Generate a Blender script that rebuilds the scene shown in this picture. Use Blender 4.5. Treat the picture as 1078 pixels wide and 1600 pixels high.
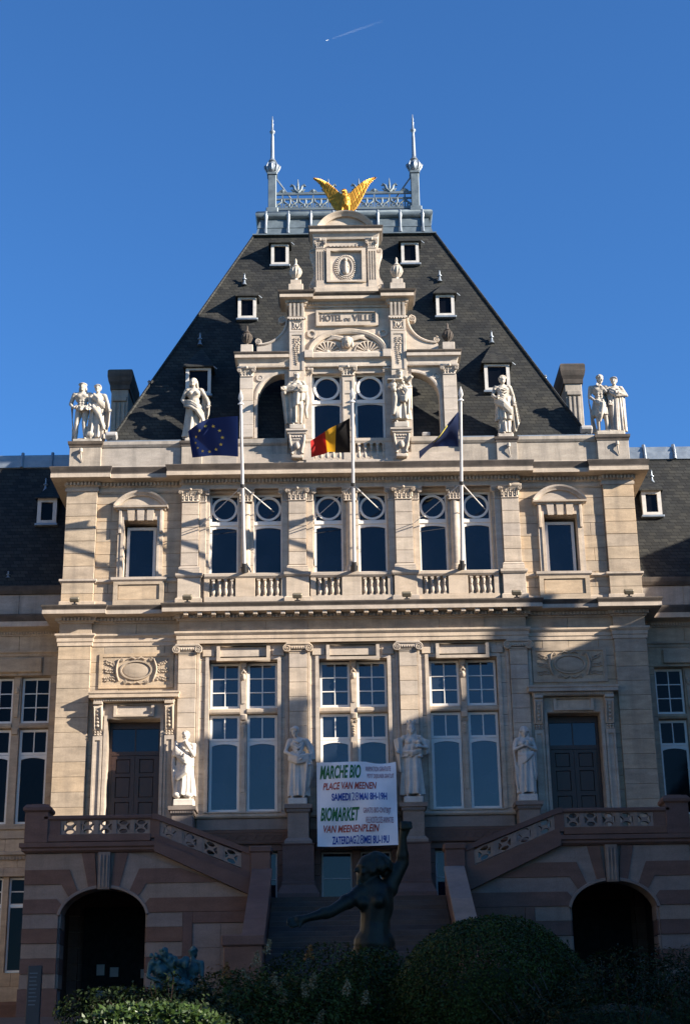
import bpy, bmesh, math, random
import numpy as np
from mathutils import Vector, Matrix
R = math.radians
for o in list(bpy.data.objects): bpy.data.objects.remove(o, do_unlink=True)
scene = bpy.context.scene
COL = scene.collection

# ------------------------------------------------------------------ camera
CX, CZ, YAW, PIT, ROLL, FPX = -0.4913, 1.6, 0.006054, 0.353811, 0.015772, 2420.03
cam = bpy.data.cameras.new('camera'); camo = bpy.data.objects.new('camera', cam); COL.objects.link(camo)
_c, _s = math.cos(YAW), math.sin(YAW)
_fw = Vector((_s*math.cos(PIT), _c*math.cos(PIT), math.sin(PIT)))
_r = Vector((_c, -_s, 0)); _u = _r.cross(_fw)
_Rt = _r*math.cos(ROLL) - _u*math.sin(ROLL); _Up = _r*math.sin(ROLL) + _u*math.cos(ROLL)
camo.matrix_world = Matrix(((_Rt.x, _Up.x, -_fw.x, CX), (_Rt.y, _Up.y, -_fw.y, 0), (_Rt.z, _Up.z, -_fw.z, CZ), (0, 0, 0, 1)))
cam.sensor_fit = 'VERTICAL'; cam.sensor_height = 36; cam.lens = 36*FPX/1600
cam.clip_start = 0.1; cam.clip_end = 30000
scene.camera = camo
scene.render.resolution_x, scene.render.resolution_y = 689, 1024

# ------------------------------------------------------------------ sky, sun, exposure
SUN = Vector((2.6, -1.0, 1.12)).normalized()           # towards the sun
world = bpy.data.worlds.new('World'); scene.world = world; world.use_nodes = True
wn = world.node_tree.nodes; wl = world.node_tree.links
sky = wn.new('ShaderNodeTexSky'); sky.sky_type = 'NISHITA'; sky.sun_disc = False
sky.sun_elevation = math.asin(SUN.z); sky.sun_rotation = math.atan2(SUN.x, SUN.y)
sky.altitude = 60; sky.air_density = 1.0; sky.dust_density = 0.1; sky.ozone_density = 2.5
bg = wn['Background']; bg.inputs['Strength'].default_value = 0.05
tint = wn.new('ShaderNodeMix'); tint.data_type = 'RGBA'; tint.blend_type = 'MULTIPLY'; tint.inputs[0].default_value = 1.0
tint.inputs[7].default_value = (.48, .93, 1.42, 1); wl.new(sky.outputs[0], tint.inputs[6]); wl.new(tint.outputs[2], bg.inputs['Color'])
sl = bpy.data.lights.new('sun', 'SUN'); sl.energy = 5.0; sl.angle = R(0.53); sl.color = (1.0, 0.91, 0.785)
so = bpy.data.objects.new('sun', sl); COL.objects.link(so)
so.rotation_euler = (-SUN).to_track_quat('-Z', 'Y').to_euler(); so.location = (30, 0, 40)
scene.view_settings.view_transform = 'Standard'; scene.view_settings.look = 'None'
scene.view_settings.gamma = 1.0; scene.view_settings.use_curve_mapping = False
scene.view_settings.exposure = 1.6

# ------------------------------------------------------------------ materials
MATS = {}
def nt(name):
    m = bpy.data.materials.new(name); m.use_nodes = True
    MATS[name] = m
    return m, m.node_tree.nodes, m.node_tree.links, m.node_tree.nodes['Principled BSDF']
def nd(N, t, **kw):
    n = N.new(t)
    for k, v in kw.items():
        if k in n.inputs: n.inputs[k].default_value = v
        else: setattr(n, k, v)
    return n
def ramp(N, L, src, stops):
    r = N.new('ShaderNodeValToRGB'); e = r.color_ramp.elements
    while len(e) < len(stops): e.new(0.5)
    for i, (p, c) in enumerate(stops): e[i].position = p; e[i].color = (*c, 1) if len(c) == 3 else c
    L.new(src, r.inputs[0]); return r.outputs[0]
def mixc(N, L, fac, a, b, mode='MIX'):
    m = N.new('ShaderNodeMix'); m.data_type = 'RGBA'; m.blend_type = mode
    for s, v in ((0, fac), (6, a), (7, b)):
        if hasattr(v, 'is_linked'): L.new(v, m.inputs[s])
        elif isinstance(v, (int, float)): m.inputs[s].default_value = v
        else: m.inputs[s].default_value = (*v, 1) if len(v) == 3 else v
    return m.outputs[2]
def stone(name, col, var=.12, rnd=.14, stain=.35, rough=.88, bump=.25, grain=9.0, stretch=.28, dirt=None):
    """Weathered stone: bed layers, blotches, dark rain stains, block to block tint."""
    m, N, L, P = nt(name); col = [c*.66 for c in col]; dirt = dirt and [c*.66 for c in dirt]
    geo = N.new('ShaderNodeNewGeometry')
    mp = nd(N, 'ShaderNodeMapping'); mp.inputs['Scale'].default_value = (1, 1, 3.2); L.new(geo.outputs['Position'], mp.inputs[0])
    n1 = nd(N, 'ShaderNodeTexNoise', Scale=1.3, Detail=6.0, Roughness=.62); L.new(mp.outputs[0], n1.inputs['Vector'])
    n2 = nd(N, 'ShaderNodeTexNoise', Scale=grain*3, Detail=5.0, Roughness=.7); L.new(geo.outputs['Position'], n2.inputs['Vector'])
    mp3 = nd(N, 'ShaderNodeMapping'); mp3.inputs['Scale'].default_value = (2.6, 2.6, stretch); L.new(geo.outputs['Position'], mp3.inputs[0])
    n3 = nd(N, 'ShaderNodeTexNoise', Scale=1.1, Detail=5.0, Roughness=.65); L.new(mp3.outputs[0], n3.inputs['Vector'])
    oi = N.new('ShaderNodeObjectInfo')
    lo = [c*(1-var*1.3) for c in col]; hi = [min(.95, c*(1+var)) for c in col]
    c1 = ramp(N, L, n1.outputs['Fac'], [(.3, lo), (.7, hi)])
    warm = (1+rnd*.55, 1.0, 1-rnd*.7); cool = (1-rnd, 1-rnd*.9, 1-rnd*.55)
    rt = ramp(N, L, oi.outputs['Random'], [(0, cool), (.5, (1, 1, 1)), (1, warm)])
    c2 = mixc(N, L, 1.0, c1, rt, 'MULTIPLY')
    sf = ramp(N, L, n3.outputs['Fac'], [(.47, (0, 0, 0)), (.76, (stain, stain, stain))])
    d = dirt or (col[0]*.38, col[1]*.40, col[2]*.45)
    c3 = mixc(N, L, sf, c2, d)
    gf = ramp(N, L, n2.outputs['Fac'], [(.35, (.88, .88, .88)), (.65, (1.06, 1.06, 1.06))])
    c4 = mixc(N, L, 1.0, c3, gf, 'MULTIPLY')
    L.new(c4, P.inputs['Base Color']); P.inputs['Roughness'].default_value = rough
    P.inputs['Specular IOR Level'].default_value = .25
    b = nd(N, 'ShaderNodeBump', Strength=bump, Distance=.012); L.new(n2.outputs['Fac'], b.inputs['Height']); L.new(b.outputs[0], P.inputs['Normal'])
    return m
def plain(name, col, rough=.6, metal=0.0, var=.1, scale=6.0, bump=0.0, spec=.4, coat=0):
    m, N, L, P = nt(name)
    geo = N.new('ShaderNodeNewGeometry')
    n1 = nd(N, 'ShaderNodeTexNoise', Scale=scale, Detail=5.0, Roughness=.6); L.new(geo.outputs['Position'], n1.inputs['Vector'])
    c = ramp(N, L, n1.outputs['Fac'], [(.3, [v*(1-var) for v in col]), (.7, [min(1, v*(1+var)) for v in col])])
    L.new(c, P.inputs['Base Color'])
    P.inputs['Metallic'].default_value = metal; P.inputs['Specular IOR Level'].default_value = spec
    rr = ramp(N, L, n1.outputs['Fac'], [(.3, [max(.02, rough*.8)]*3), (.7, [min(1, rough*1.2)]*3)]); L.new(rr, P.inputs['Roughness'])
    if bump:
        b = nd(N, 'ShaderNodeBump', Strength=bump, Distance=.01); L.new(n1.outputs['Fac'], b.inputs['Height']); L.new(b.outputs[0], P.inputs['Normal'])
    return m
stone('white_stone', (.68, .565, .445), var=.16, rnd=.10, stain=.48)
stone('gable_stone', (.70, .60, .495), var=.14, rnd=.07, stain=.48)
stone('yellow_stone', (.62, .49, .35), var=.20, rnd=.12, stain=.46)
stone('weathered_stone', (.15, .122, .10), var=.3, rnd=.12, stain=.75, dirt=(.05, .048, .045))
stone('grey_parapet_stone', (.55, .48, .40), var=.15, rnd=.1, stain=.6, dirt=(.16, .145, .13))
stone('statue_stone', (.68, .60, .50), var=.16, rnd=.05, stain=.85, stretch=.7, grain=14, dirt=(.20, .185, .165))
stone('clean_statue_stone', (.86, .79, .70), var=.10, rnd=.05, stain=.45, stretch=.7, grain=14, dirt=(.30, .28, .26))
stone('red_stone', (.215, .135, .11), var=.14, rnd=.16, stain=.25)
stone('pale_basement_stone', (.36, .29, .245), var=.12, rnd=.12, stain=.35)
stone('paving_stone', (.10, .085, .08), var=.2, rnd=.2, stain=.3)
plain('zinc', (.125, .155, .172), rough=.5, metal=.3, var=.22, scale=3)
plain('zinc_light', (.22, .25, .28), rough=.42, metal=.4, var=.15, scale=3)
plain('white_paint', (.66, .63, .58), rough=.45, var=.05)
plain('dormer_paint', (.50, .47, .43), rough=.5, var=.12); plain('grey_paint', (.34, .32, .30), rough=.5, var=.08)
plain('pole_paint', (.60, .57, .54), rough=.3, var=.06)
plain('dark_wood', (.035, .018, .012), rough=.42, var=.35, scale=14, bump=.15)
plain('iron', (.03, .03, .032), rough=.5, var=.2)
plain('lead_letter', (.10, .085, .075), rough=.6)
plain('bronze', (.009, .0125, .0095), rough=.5, metal=.15, var=.8, scale=5, bump=.6, spec=.25)
plain('verdigris', (.022, .075, .085), rough=.6, metal=.2, var=.55, scale=9, bump=.3)
plain('lamp_metal', (.20, .17, .12), rough=.4, metal=.4)
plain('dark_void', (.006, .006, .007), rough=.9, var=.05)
plain('soil', (.035, .028, .02), rough=.95, var=.3, bump=.4)
def goldmat():
    m, N, L, P = nt('gilding'); geo = N.new('ShaderNodeNewGeometry')
    n = nd(N, 'ShaderNodeTexNoise', Scale=9.0, Detail=4.0); L.new(geo.outputs['Position'], n.inputs['Vector'])
    L.new(ramp(N, L, n.outputs['Fac'], [(.3, (.30, .13, .012)), (.7, (.50, .25, .03))]), P.inputs['Base Color'])
    P.inputs['Metallic'].default_value = .7; P.inputs['Roughness'].default_value = .48
goldmat()
def glassmat(name, col, rough, spec=.42):
    m, N, L, P = nt(name); geo = N.new('ShaderNodeNewGeometry')
    n = nd(N, 'ShaderNodeTexNoise', Scale=.9, Detail=2.0); L.new(geo.outputs['Position'], n.inputs['Vector'])
    L.new(ramp(N, L, n.outputs['Fac'], [(.3, [c*.6 for c in col]), (.7, [c*1.4 for c in col])]), P.inputs['Base Color'])
    P.inputs['Roughness'].default_value = rough; P.inputs['IOR'].default_value = 1.5; P.inputs['Specular IOR Level'].default_value = spec
    b = nd(N, 'ShaderNodeBump', Strength=.10, Distance=.03); L.new(n.outputs['Fac'], b.inputs['Height']); L.new(b.outputs[0], P.inputs['Normal'])
glassmat('glass', (.006, .010, .018), .02, .45); glassmat('tall_glass', (.012, .018, .030), .03, .8); glassmat('dark_glass', (.003, .0035, .005), .05, .14)
def slatemat():
    m, N, L, P = nt('slate'); geo = N.new('ShaderNodeNewGeometry')
    sx = N.new('ShaderNodeSeparateXYZ'); L.new(geo.outputs['Position'], sx.inputs[0])
    a = nd(N, 'ShaderNodeMath', operation='MULTIPLY_ADD'); L.new(sx.outputs[1], a.inputs[0]); a.inputs[1].default_value = .92; L.new(sx.outputs[0], a.inputs[2])
    cb = N.new('ShaderNodeCombineXYZ'); L.new(a.outputs[0], cb.inputs[0]); L.new(sx.outputs[2], cb.inputs[1])
    br = nd(N, 'ShaderNodeTexBrick', offset=.5, squash=1.0)
    br.inputs['Scale'].default_value = 1.0; br.inputs['Brick Width'].default_value = .27; br.inputs['Row Height'].default_value = .145
    br.inputs['Mortar Size'].default_value = .011; br.inputs['Mortar Smooth'].default_value = .3; br.inputs['Bias'].default_value = 0
    br.inputs['Color1'].default_value = (.021, .0215, .022, 1); br.inputs['Color2'].default_value = (.040, .0395, .037, 1); br.inputs['Mortar'].default_value = (.010, .010, .010, 1)
    L.new(cb.outputs[0], br.inputs['Vector'])
    n = nd(N, 'ShaderNodeTexNoise', Scale=.8, Detail=7.0, Roughness=.7); L.new(geo.outputs['Position'], n.inputs['Vector'])
    c = mixc(N, L, 1.0, br.outputs['Color'], ramp(N, L, n.outputs['Fac'], [(.3, (.62, .68, .76)), (.72, (1.3, 1.25, 1.1))]), 'MULTIPLY')
    L.new(c, P.inputs['Base Color']); P.inputs['Roughness'].default_value = .7; P.inputs['Specular IOR Level'].default_value = .15
    b = nd(N, 'ShaderNodeBump', Strength=.7, Distance=.012); L.new(br.outputs['Fac'], b.inputs['Height']); b.invert = True; L.new(b.outputs[0], P.inputs['Normal'])
slatemat()
def leafmat(name, c0, c1, rough=.5, trans=.25):
    m, N, L, P = nt(name); geo = N.new('ShaderNodeNewGeometry')
    n = nd(N, 'ShaderNodeTexNoise', Scale=3.0, Detail=3.0); L.new(geo.outputs['Position'], n.inputs['Vector'])
    mx = nd(N, 'ShaderNodeMath', operation='ADD'); L.new(n.outputs['Fac'], mx.inputs[0])
    h = nd(N, 'ShaderNodeMath', operation='MULTIPLY_ADD'); L.new(geo.outputs['Random Per Island'], h.inputs[0]); h.inputs[1].default_value = .5; h.inputs[2].default_value = -.25; L.new(h.outputs[0], mx.inputs[1])
    L.new(ramp(N, L, mx.outputs[0], [(.25, c0), (.8, c1)]), P.inputs['Base Color'])
    P.inputs['Roughness'].default_value = rough; P.inputs['Specular IOR Level'].default_value = .3 if rough < .5 else .12
    P.inputs['Subsurface Weight'].default_value = 0
leafmat('leaf_dark', (.015, .024, .004), (.042, .058, .010)); leafmat('leaf_fern', (.020, .032, .006), (.055, .070, .014))
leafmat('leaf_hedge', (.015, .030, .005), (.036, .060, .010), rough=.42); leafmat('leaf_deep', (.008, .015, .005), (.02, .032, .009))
leafmat('leaf_rust', (.10, .045, .015), (.20, .10, .03)); leafmat('bloom', (.11, .085, .045), (.24, .20, .12), rough=.8)
def flagmat(name, stripes):
    m, N, L, P = nt(name)
    uv = N.new('ShaderNodeUVMap'); s = N.new('ShaderNodeSeparateXYZ'); L.new(uv.outputs[0], s.inputs[0])
    r = N.new('ShaderNodeValToRGB'); r.color_ramp.interpolation = 'CONSTANT'; e = r.color_ramp.elements
    while len(e) < len(stripes): e.new(.5)
    for i, (p, c) in enumerate(stripes): e[i].position = p; e[i].color = (*c, 1)
    L.new(s.outputs[0], r.inputs[0]); L.new(r.outputs[0], P.inputs['Base Color']); P.inputs['Roughness'].default_value = .75
    t = N.new('ShaderNodeBsdfTranslucent'); L.new(r.outputs[0], t.inputs[0])
    ms = nd(N, 'ShaderNodeMixShader'); ms.inputs[0].default_value = .35
    L.new(P.outputs[0], ms.inputs[1]); L.new(t.outputs[0], ms.inputs[2]); L.new(ms.outputs[0], N['Material Output'].inputs[0])
flagmat('flag_belgium', [(0, (.012, .010, .010)), (.335, (.75, .38, .02)), (.667, (.48, .016, .014))])
flagmat('flag_blue', [(0, (.008, .025, .115))]); flagmat('flag_navy', [(0, (.006, .018, .07))])
plain('flag_yellow', (.70, .58, .12), rough=.8); plain('banner_cloth', (.74, .74, .76), rough=.6, var=.06, scale=2)
plain('ink_green', (.015, .13, .035), rough=.6); plain('ink_red', (.38, .055, .03), rough=.6); plain('ink_blue', (.012, .05, .30), rough=.6); plain('ink_maroon', (.26, .07, .11), rough=.6)
plain('vapour', (.85, .87, .9), rough=1, var=.02)

# ------------------------------------------------------------------ mesh helpers
class MB:
    def __init__(s): s.v = []; s.f = []
    def add(s, v, f):
        b = len(s.v); s.v += [tuple(p) for p in v]; s.f += [tuple(i+b for i in q) for q in f]; return s
    def box(s, x0, x1, y0, y1, z0, z1, c=0.0):
        if c <= 0:
            return s.add([(x, y, z) for z in (z0, z1) for y in (y0, y1) for x in (x0, x1)],
                         [(0, 2, 3, 1), (4, 5, 7, 6), (0, 1, 5, 4), (2, 6, 7, 3), (0, 4, 6, 2), (1, 3, 7, 5)])
        v = []; f = []
        X, Y, Z = (x0, x1), (y0, y1), (z0, z1)
        idx = {}
        for i in (0, 1):
            for j in (0, 1):
                for k in (0, 1):
                    sx, sy, sz = (1, -1)[i]*c, (1, -1)[j]*c, (1, -1)[k]*c
                    idx[i, j, k, 0] = len(v); v.append((X[i], Y[j]+sy, Z[k]+sz))
                    idx[i, j, k, 1] = len(v); v.append((X[i]+sx, Y[j], Z[k]+sz))
                    idx[i, j, k, 2] = len(v); v.append((X[i]+sx, Y[j]+sy, Z[k]))
        for i in (0, 1):
            q = [idx[i, 0, 0, 0], idx[i, 1, 0, 0], idx[i, 1, 1, 0], idx[i, 0, 1, 0]]; f.append(q if i else q[::-1])
            q = [idx[0, i, 0, 1], idx[1, i, 0, 1], idx[1, i, 1, 1], idx[0, i, 1, 1]]; f.append(q[::-1] if i else q)
            q = [idx[0, 0, i, 2], idx[1, 0, i, 2], idx[1, 1, i, 2], idx[0, 1, i, 2]]; f.append(q if i else q[::-1])
        for i in (0, 1):
            for j in (0, 1):
                f.append([idx[i, j, 0, 0], idx[i, j, 0, 1], idx[i, j, 1, 1], idx[i, j, 1, 0]])
                f.append([idx[i, 0, j, 0], idx[i, 0, j, 2], idx[i, 1, j, 2], idx[i, 1, j, 0]])
                f.append([idx[0, i, j, 1], idx[0, i, j, 2], idx[1, i, j, 2], idx[1, i, j, 1]])
                for k in (0, 1): f.append([idx[i, j, k, 0], idx[i, j, k, 1], idx[i, j, k, 2]])
        return s.add(v, f)
    def prism(s, poly, y0, y1):
        n = len(poly)
        v = [(x, y0, z) for x, z in poly] + [(x, y1, z) for x, z in poly]
        return s.add(v, [tuple(range(n)), tuple(range(2*n-1, n-1, -1))] + [(i, n+i, n+(i+1) % n, (i+1) % n) for i in range(n)])
    def prismx(s, poly, x0, x1):          # poly in (y,z)
        n = len(poly)
        v = [(x0, y, z) for y, z in poly] + [(x1, y, z) for y, z in poly]
        return s.add(v, [tuple(range(n)), tuple(range(2*n-1, n-1, -1))] + [(i, n+i, n+(i+1) % n, (i+1) % n) for i in range(n)])
    def lathe(s, prof, cx=0, cy=0, cz=0, seg=16, sx=1, sy=1):
        n = len(prof); v = []
        for r, z in prof:
            for k in range(seg):
                a = 2*math.pi*k/seg; v.append((cx+r*sx*math.cos(a), cy+r*sy*math.sin(a), cz+z))
        f = [(j*seg+k, j*seg+(k+1) % seg, (j+1)*seg+(k+1) % seg, (j+1)*seg+k) for j in range(n-1) for k in range(seg)]
        f += [tuple(range(seg-1, -1, -1)), tuple((n-1)*seg+k for k in range(seg))]
        return s.add(v, f)
    def tube(s, pts, rad, seg=8):
        pts = [Vector(p) for p in pts]; n = len(pts)
        if isinstance(rad, (int, float)): rad = [rad]*n
        v = []; prev = None
        for i, p in enumerate(pts):
            t = (pts[min(i+1, n-1)]-pts[max(i-1, 0)])
            t = t.normalized() if t.length > 1e-9 else Vector((0, 0, 1))
            if prev is None: a = t.orthogonal().normalized()
            else:
                a = prev - t*prev.dot(t); a = a.normalized() if a.length > 1e-6 else t.orthogonal().normalized()
            prev = a; b = t.cross(a)
            for k in range(seg):
                q = 2*math.pi*k/seg; v.append(p + (a*math.cos(q)+b*math.sin(q))*rad[i])
        f = [(j*seg+k, j*seg+(k+1) % seg, (j+1)*seg+(k+1) % seg, (j+1)*seg+k) for j in range(n-1) for k in range(seg)]
        f += [tuple(range(seg-1, -1, -1)), tuple((n-1)*seg+k for k in range(seg))]
        return s.add(v, f)
    def ball(s, c, r, seg=10, rings=7):
        if isinstance(r, (int, float)): r = (r, r, r)
        v = [(c[0], c[1], c[2]-r[2])]
        for j in range(1, rings):
            t = math.pi*j/rings
            for k in range(seg):
                a = 2*math.pi*k/seg; v.append((c[0]+r[0]*math.sin(t)*math.cos(a), c[1]+r[1]*math.sin(t)*math.sin(a), c[2]-r[2]*math.cos(t)))
        v.append((c[0], c[1], c[2]+r[2])); m = len(v)-1
        f = [(0, 1+(k+1) % seg, 1+k) for k in range(seg)]
        f += [(1+(j-1)*seg+k, 1+(j-1)*seg+(k+1) % seg, 1+j*seg+(k+1) % seg, 1+j*seg+k) for j in range(1, rings-1) for k in range(seg)]
        f += [(m, 1+(rings-2)*seg+k, 1+(rings-2)*seg+(k+1) % seg) for k in range(seg)]
        return s.add(v, f)
    def cap(s, a, b, ra, rb, seg=10):
        s.tube([a, b], [ra, rb], seg); s.ball(a, ra, seg, 6); return s.ball(b, rb, seg, 6)
    def sweep(s, path, prof, close=True):
        """moulding: plan path (x,y) left to right facing -y, profile (out,z)"""
        n = len(path); P = [Vector((p[0], p[1])) for p in path]; nr = []
        for i in range(n-1):
            d = (P[i+1]-P[i]).normalized(); nr.append(Vector((d.y, -d.x)))
        mit = []
        for i in range(n):
            if i == 0: mit.append(nr[0])
            elif i == n-1: mit.append(nr[-1])
            else:
                q = nr[i-1]+nr[i]; mit.append(q/(1+nr[i-1].dot(nr[i])))
        m = len(prof)
        v = [(P[i].x+mit[i].x*d, P[i].y+mit[i].y*d, z) for i in range(n) for d, z in prof]
        f = []
        for i in range(n-1):
            for j in range(m if close else m-1):
                k = (j+1) % m; f.append((i*m+j, (i+1)*m+j, (i+1)*m+k, i*m+k))
        if close: f += [tuple(range(m)), tuple((n-1)*m+j for j in range(m-1, -1, -1))]
        return s.add(v, f)
    def arcsweep(s, cx, cz, rx, rz, a0, a1, prof, n=20):
        """ring moulding in the facade plane; prof = closed list of (dr, y)"""
        m = len(prof); v = []
        for i in range(n+1):
            a = R(a0+(a1-a0)*i/n)
            for dr, y in prof: v.append((cx+(rx+dr)*math.cos(a), y, cz+(rz+dr)*math.sin(a)))
        f = [(i*m+j, (i+1)*m+j, (i+1)*m+(j+1) % m, i*m+(j+1) % m) for i in range(n) for j in range(m)]
        if abs(a1-a0) < 359.9: f += [tuple(range(m)), tuple(n*m+j for j in range(m-1, -1, -1))]
        return s.add(v, f)
    def xf(s, M, since=0):
        s.v[since:] = [tuple(M @ Vector(p)) for p in s.v[since:]]; return s
    def mirror(s):
        s.v = [(-x, y, z) for x, y, z in s.v]; s.f = [q[::-1] for q in s.f]; return s
    def mesh(s, name='m', smooth=None):
        me = bpy.data.meshes.new(name); me.from_pydata(s.v, [], s.f); me.update()
        if smooth is not None:
            me.polygons.foreach_set('use_smooth', [True]*len(me.polygons)); me.set_sharp_from_angle(angle=R(smooth))
        return me
def arc(cx, cz, rx, rz, a0, a1, n=16):
    return [(cx+rx*math.cos(R(a0+(a1-a0)*i/n)), cz+rz*math.sin(R(a0+(a1-a0)*i/n))) for i in range(n+1)]
def rect(x0, x1, z0, z1): return [(x0, z0), (x1, z0), (x1, z1), (x0, z1)]
def archpoly(x0, x1, z0, zs, rise, n=16):
    """opening with curved head: springs at zs, rises by rise"""
    cx, a = (x0+x1)/2, (x1-x0)/2
    if rise <= 0: return rect(x0, x1, z0, zs)
    if rise >= a*.7: top = arc(cx, zs, a, rise, 0, 180, n)
    else:
        r = (a*a+rise*rise)/(2*rise); h = math.degrees(math.asin(a/r)); top = arc(cx, zs+rise-r, r, r, 90-h, 90+h, n)
    return [(x0, z0), (x1, z0)] + top
def plate(outer, holes, y0, y1):
    """flat slab in the facade plane with holes, y0 front, y1 back -> mesh"""
    cu = bpy.data.curves.new('tmp', 'CURVE'); cu.dimensions = '2D'; cu.fill_mode = 'BOTH'; cu.extrude = abs(y1-y0)/2
    for poly in [outer]+list(holes):
        sp = cu.splines.new('POLY'); sp.points.add(len(poly)-1); sp.use_cyclic_u = True
        for p, (x, z) in zip(sp.points, poly): p.co = (x, z, 0, 1)
    o = bpy.data.objects.new('tmp', cu); COL.objects.link(o)
    me = bpy.data.meshes.new_from_object(o.evaluated_get(bpy.context.evaluated_depsgraph_get()))
    bpy.data.objects.remove(o); bpy.data.curves.remove(cu)
    yc = (y0+y1)/2
    me.transform(Matrix(((1, 0, 0, 0), (0, 0, -1, yc), (0, 1, 0, 0), (0, 0, 0, 1))))
    return me

# ------------------------------------------------------------------ object helpers
WM = {}
def thing(name, loc, label, cat, group=None, rotz=0.0):
    o = bpy.data.objects.new(name, None); COL.objects.link(o); o.empty_display_size = .3
    o.location = loc; o.rotation_euler = (0, 0, rotz)
    o['label'] = label; o['category'] = cat
    if group: o['group'] = group
    WM[o.name] = Matrix.Translation(loc) @ Matrix.Rotation(rotz, 4, 'Z')
    return o
def ob(name, me, mat, parent=None, loc=None, rot=None, scale=None, smooth=None, local=False, kind=None, label=None):
    """one mesh object; its mesh (or loc) is in world space unless local"""
    if isinstance(me, MB): me = me.mesh(name, smooth)
    o = bpy.data.objects.new(name, me); COL.objects.link(o)
    if mat and not me.materials: me.materials.append(MATS[mat])
    if loc is not None: o.location = loc
    if rot is not None: o.rotation_euler = rot
    if scale is not None: o.scale = scale
    if parent is not None:
        o.parent = parent
        if not local: o.matrix_parent_inverse = WM[parent.name].inverted()
    if local and parent is not None: WM[o.name] = WM[parent.name] @ o.matrix_basis.copy()
    else:
        WM[o.name] = Matrix.LocRotScale(Vector(o.location), o.rotation_euler, Vector(o.scale))
    if kind: o['kind'] = kind
    if label: o['label'] = label
    return o
def tag(o, label, cat, group=None):
    o['label'] = label; o['category'] = cat
    if group: o['group'] = group
    return o
_blk = {}
def block(parent, x0, x1, y0, y1, z0, z1, mat, name='stone_block', c=.007, j=0.0035):
    """one dressed stone, mesh shared between stones of the same size"""
    w, d, h = round(x1-x0-2*j, 2), round(y1-y0, 2), round(z1-z0-2*j, 2)
    if w < .03 or h < .03: return None
    k = (w, d, h, mat, c)
    if k not in _blk:
        me = MB().box(-w/2, w/2, -d/2, d/2, -h/2, h/2, c).mesh('stone_block'); me.materials.append(MATS[mat]); _blk[k] = me
    return ob(name, _blk[k], None, parent, ((x0+x1)/2, (y0+y1)/2, (z0+z1)/2))
def ashlar(parent, x0, x1, z0, z1, yf, mat, course=.46, bw=.95, depth=.12, holes=(), seed=1, c=.007, name='stone_block'):
    rd = random.Random(seed)
    n = max(1, round((z1-z0)/course)); zs = [z0+(z1-z0)*i/n for i in range(n+1)]
    for h in holes:
        for z in (h[2], h[3]):
            if z0+.05 < z < z1-.05:
                i = min(range(len(zs)), key=lambda q: abs(zs[q]-z))
                if 0 < i < len(zs)-1 and abs(zs[i]-z) < .26: zs[i] = z
                else: zs.append(z); zs.sort()
    for i in range(len(zs)-1):
        a, b = zs[i], zs[i+1]
        if b-a < .04: continue
        iv = [(x0, x1)]
        for h in holes:
            if h[2] < b-.01 and h[3] > a+.01:
                iv = [q for l, r in iv for q in ((l, min(r, h[0])), (max(l, h[1]), r)) if q[1]-q[0] > .05]
        for l, r in iv:
            m = max(1, round((r-l)/bw)); w = (r-l)/m
            cuts = [l+w*k for k in range(m+1)]
            if i % 2 and m >= 1 and r-l > bw*.9:
                cuts = [l]+[l+w*(k+.5) for k in range(m)]+[r]
            cuts = [cuts[0]]+[q+rd.uniform(-.06, .06) for q in cuts[1:-1]]+[cuts[-1]]
            for l2, r2 in zip(cuts, cuts[1:]):
                e = rd.uniform(-.004, .004)
                block(parent, l2, r2, yf+e, yf+depth+e, a, b, mat, name, c)
# ================================================================== ground
def gz(y): return float(np.interp(y, [-400, -5, 0, 17, 32, 41, 60, 400], [-.3, -.3, 0, 1.35, 2.55, 3.3, 3.3, 3.3]))
g = MB(); ys = [-400, -60, -5, 0, 4, 8, 12, 17, 22, 27, 32, 36, 41, 60, 120, 400]; xs = [-400, -60, -25, -12, -6, 0, 6, 12, 25, 60, 400]
g.add([(x, y, gz(y)) for y in ys for x in xs], [(j*len(xs)+i, j*len(xs)+i+1, (j+1)*len(xs)+i+1, (j+1)*len(xs)+i) for j in range(len(ys)-1) for i in range(len(xs)-1)])
o = ob('ground', g, 'paving_stone'); o['kind'] = 'structure'
g = MB(); ys = [6.5, 9, 12, 15, 17, 20, 23]; xs = [-8, -4, 0, 4, 8]
g.add([(x, y, gz(y)+.05) for y in ys for x in xs], [(j*5+i, j*5+i+1, (j+1)*5+i+1, (j+1)*5+i) for j in range(len(ys)-1) for i in range(4)])
o = ob('garden_bed', g, 'soil'); o['kind'] = 'structure'

# ================================================================== town hall
HALL = thing('town_hall', (0, 50, 3.3), 'cream stone town hall with steep slate roof and central gable', 'building')
S2 = (-1, 1)
BAYS = (-3.63, 0.0, 3.63); PIL = (-5.48, -1.82, 1.82, 5.48); SB = 7.18
holes = []                       # openings: (x0,x1,z0,z1)
polys = []
for b in BAYS:
    polys.append(rect(b-1.13, b+1.13, 9.86, 14.86))
    for s in S2: polys.append(rect(b*.9876+s*.755-.49, b*.9876+s*.755+.49, 17.88, 20.84))
    polys.append(rect(b-1.13, b+1.13, 6.9, 8.60))
for s in S2:
    polys.append(rect(s*SB-.56, s*SB+.56, 17.80, 19.83))
    polys.append(rect(s*SB-.86, s*SB+.86, 8.15, 12.90))
HR = [(min(p[0] for p in q), max(p[0] for p in q), min(p[1] for p in q), max(p[1] for p in q)) for q in polys]
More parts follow.
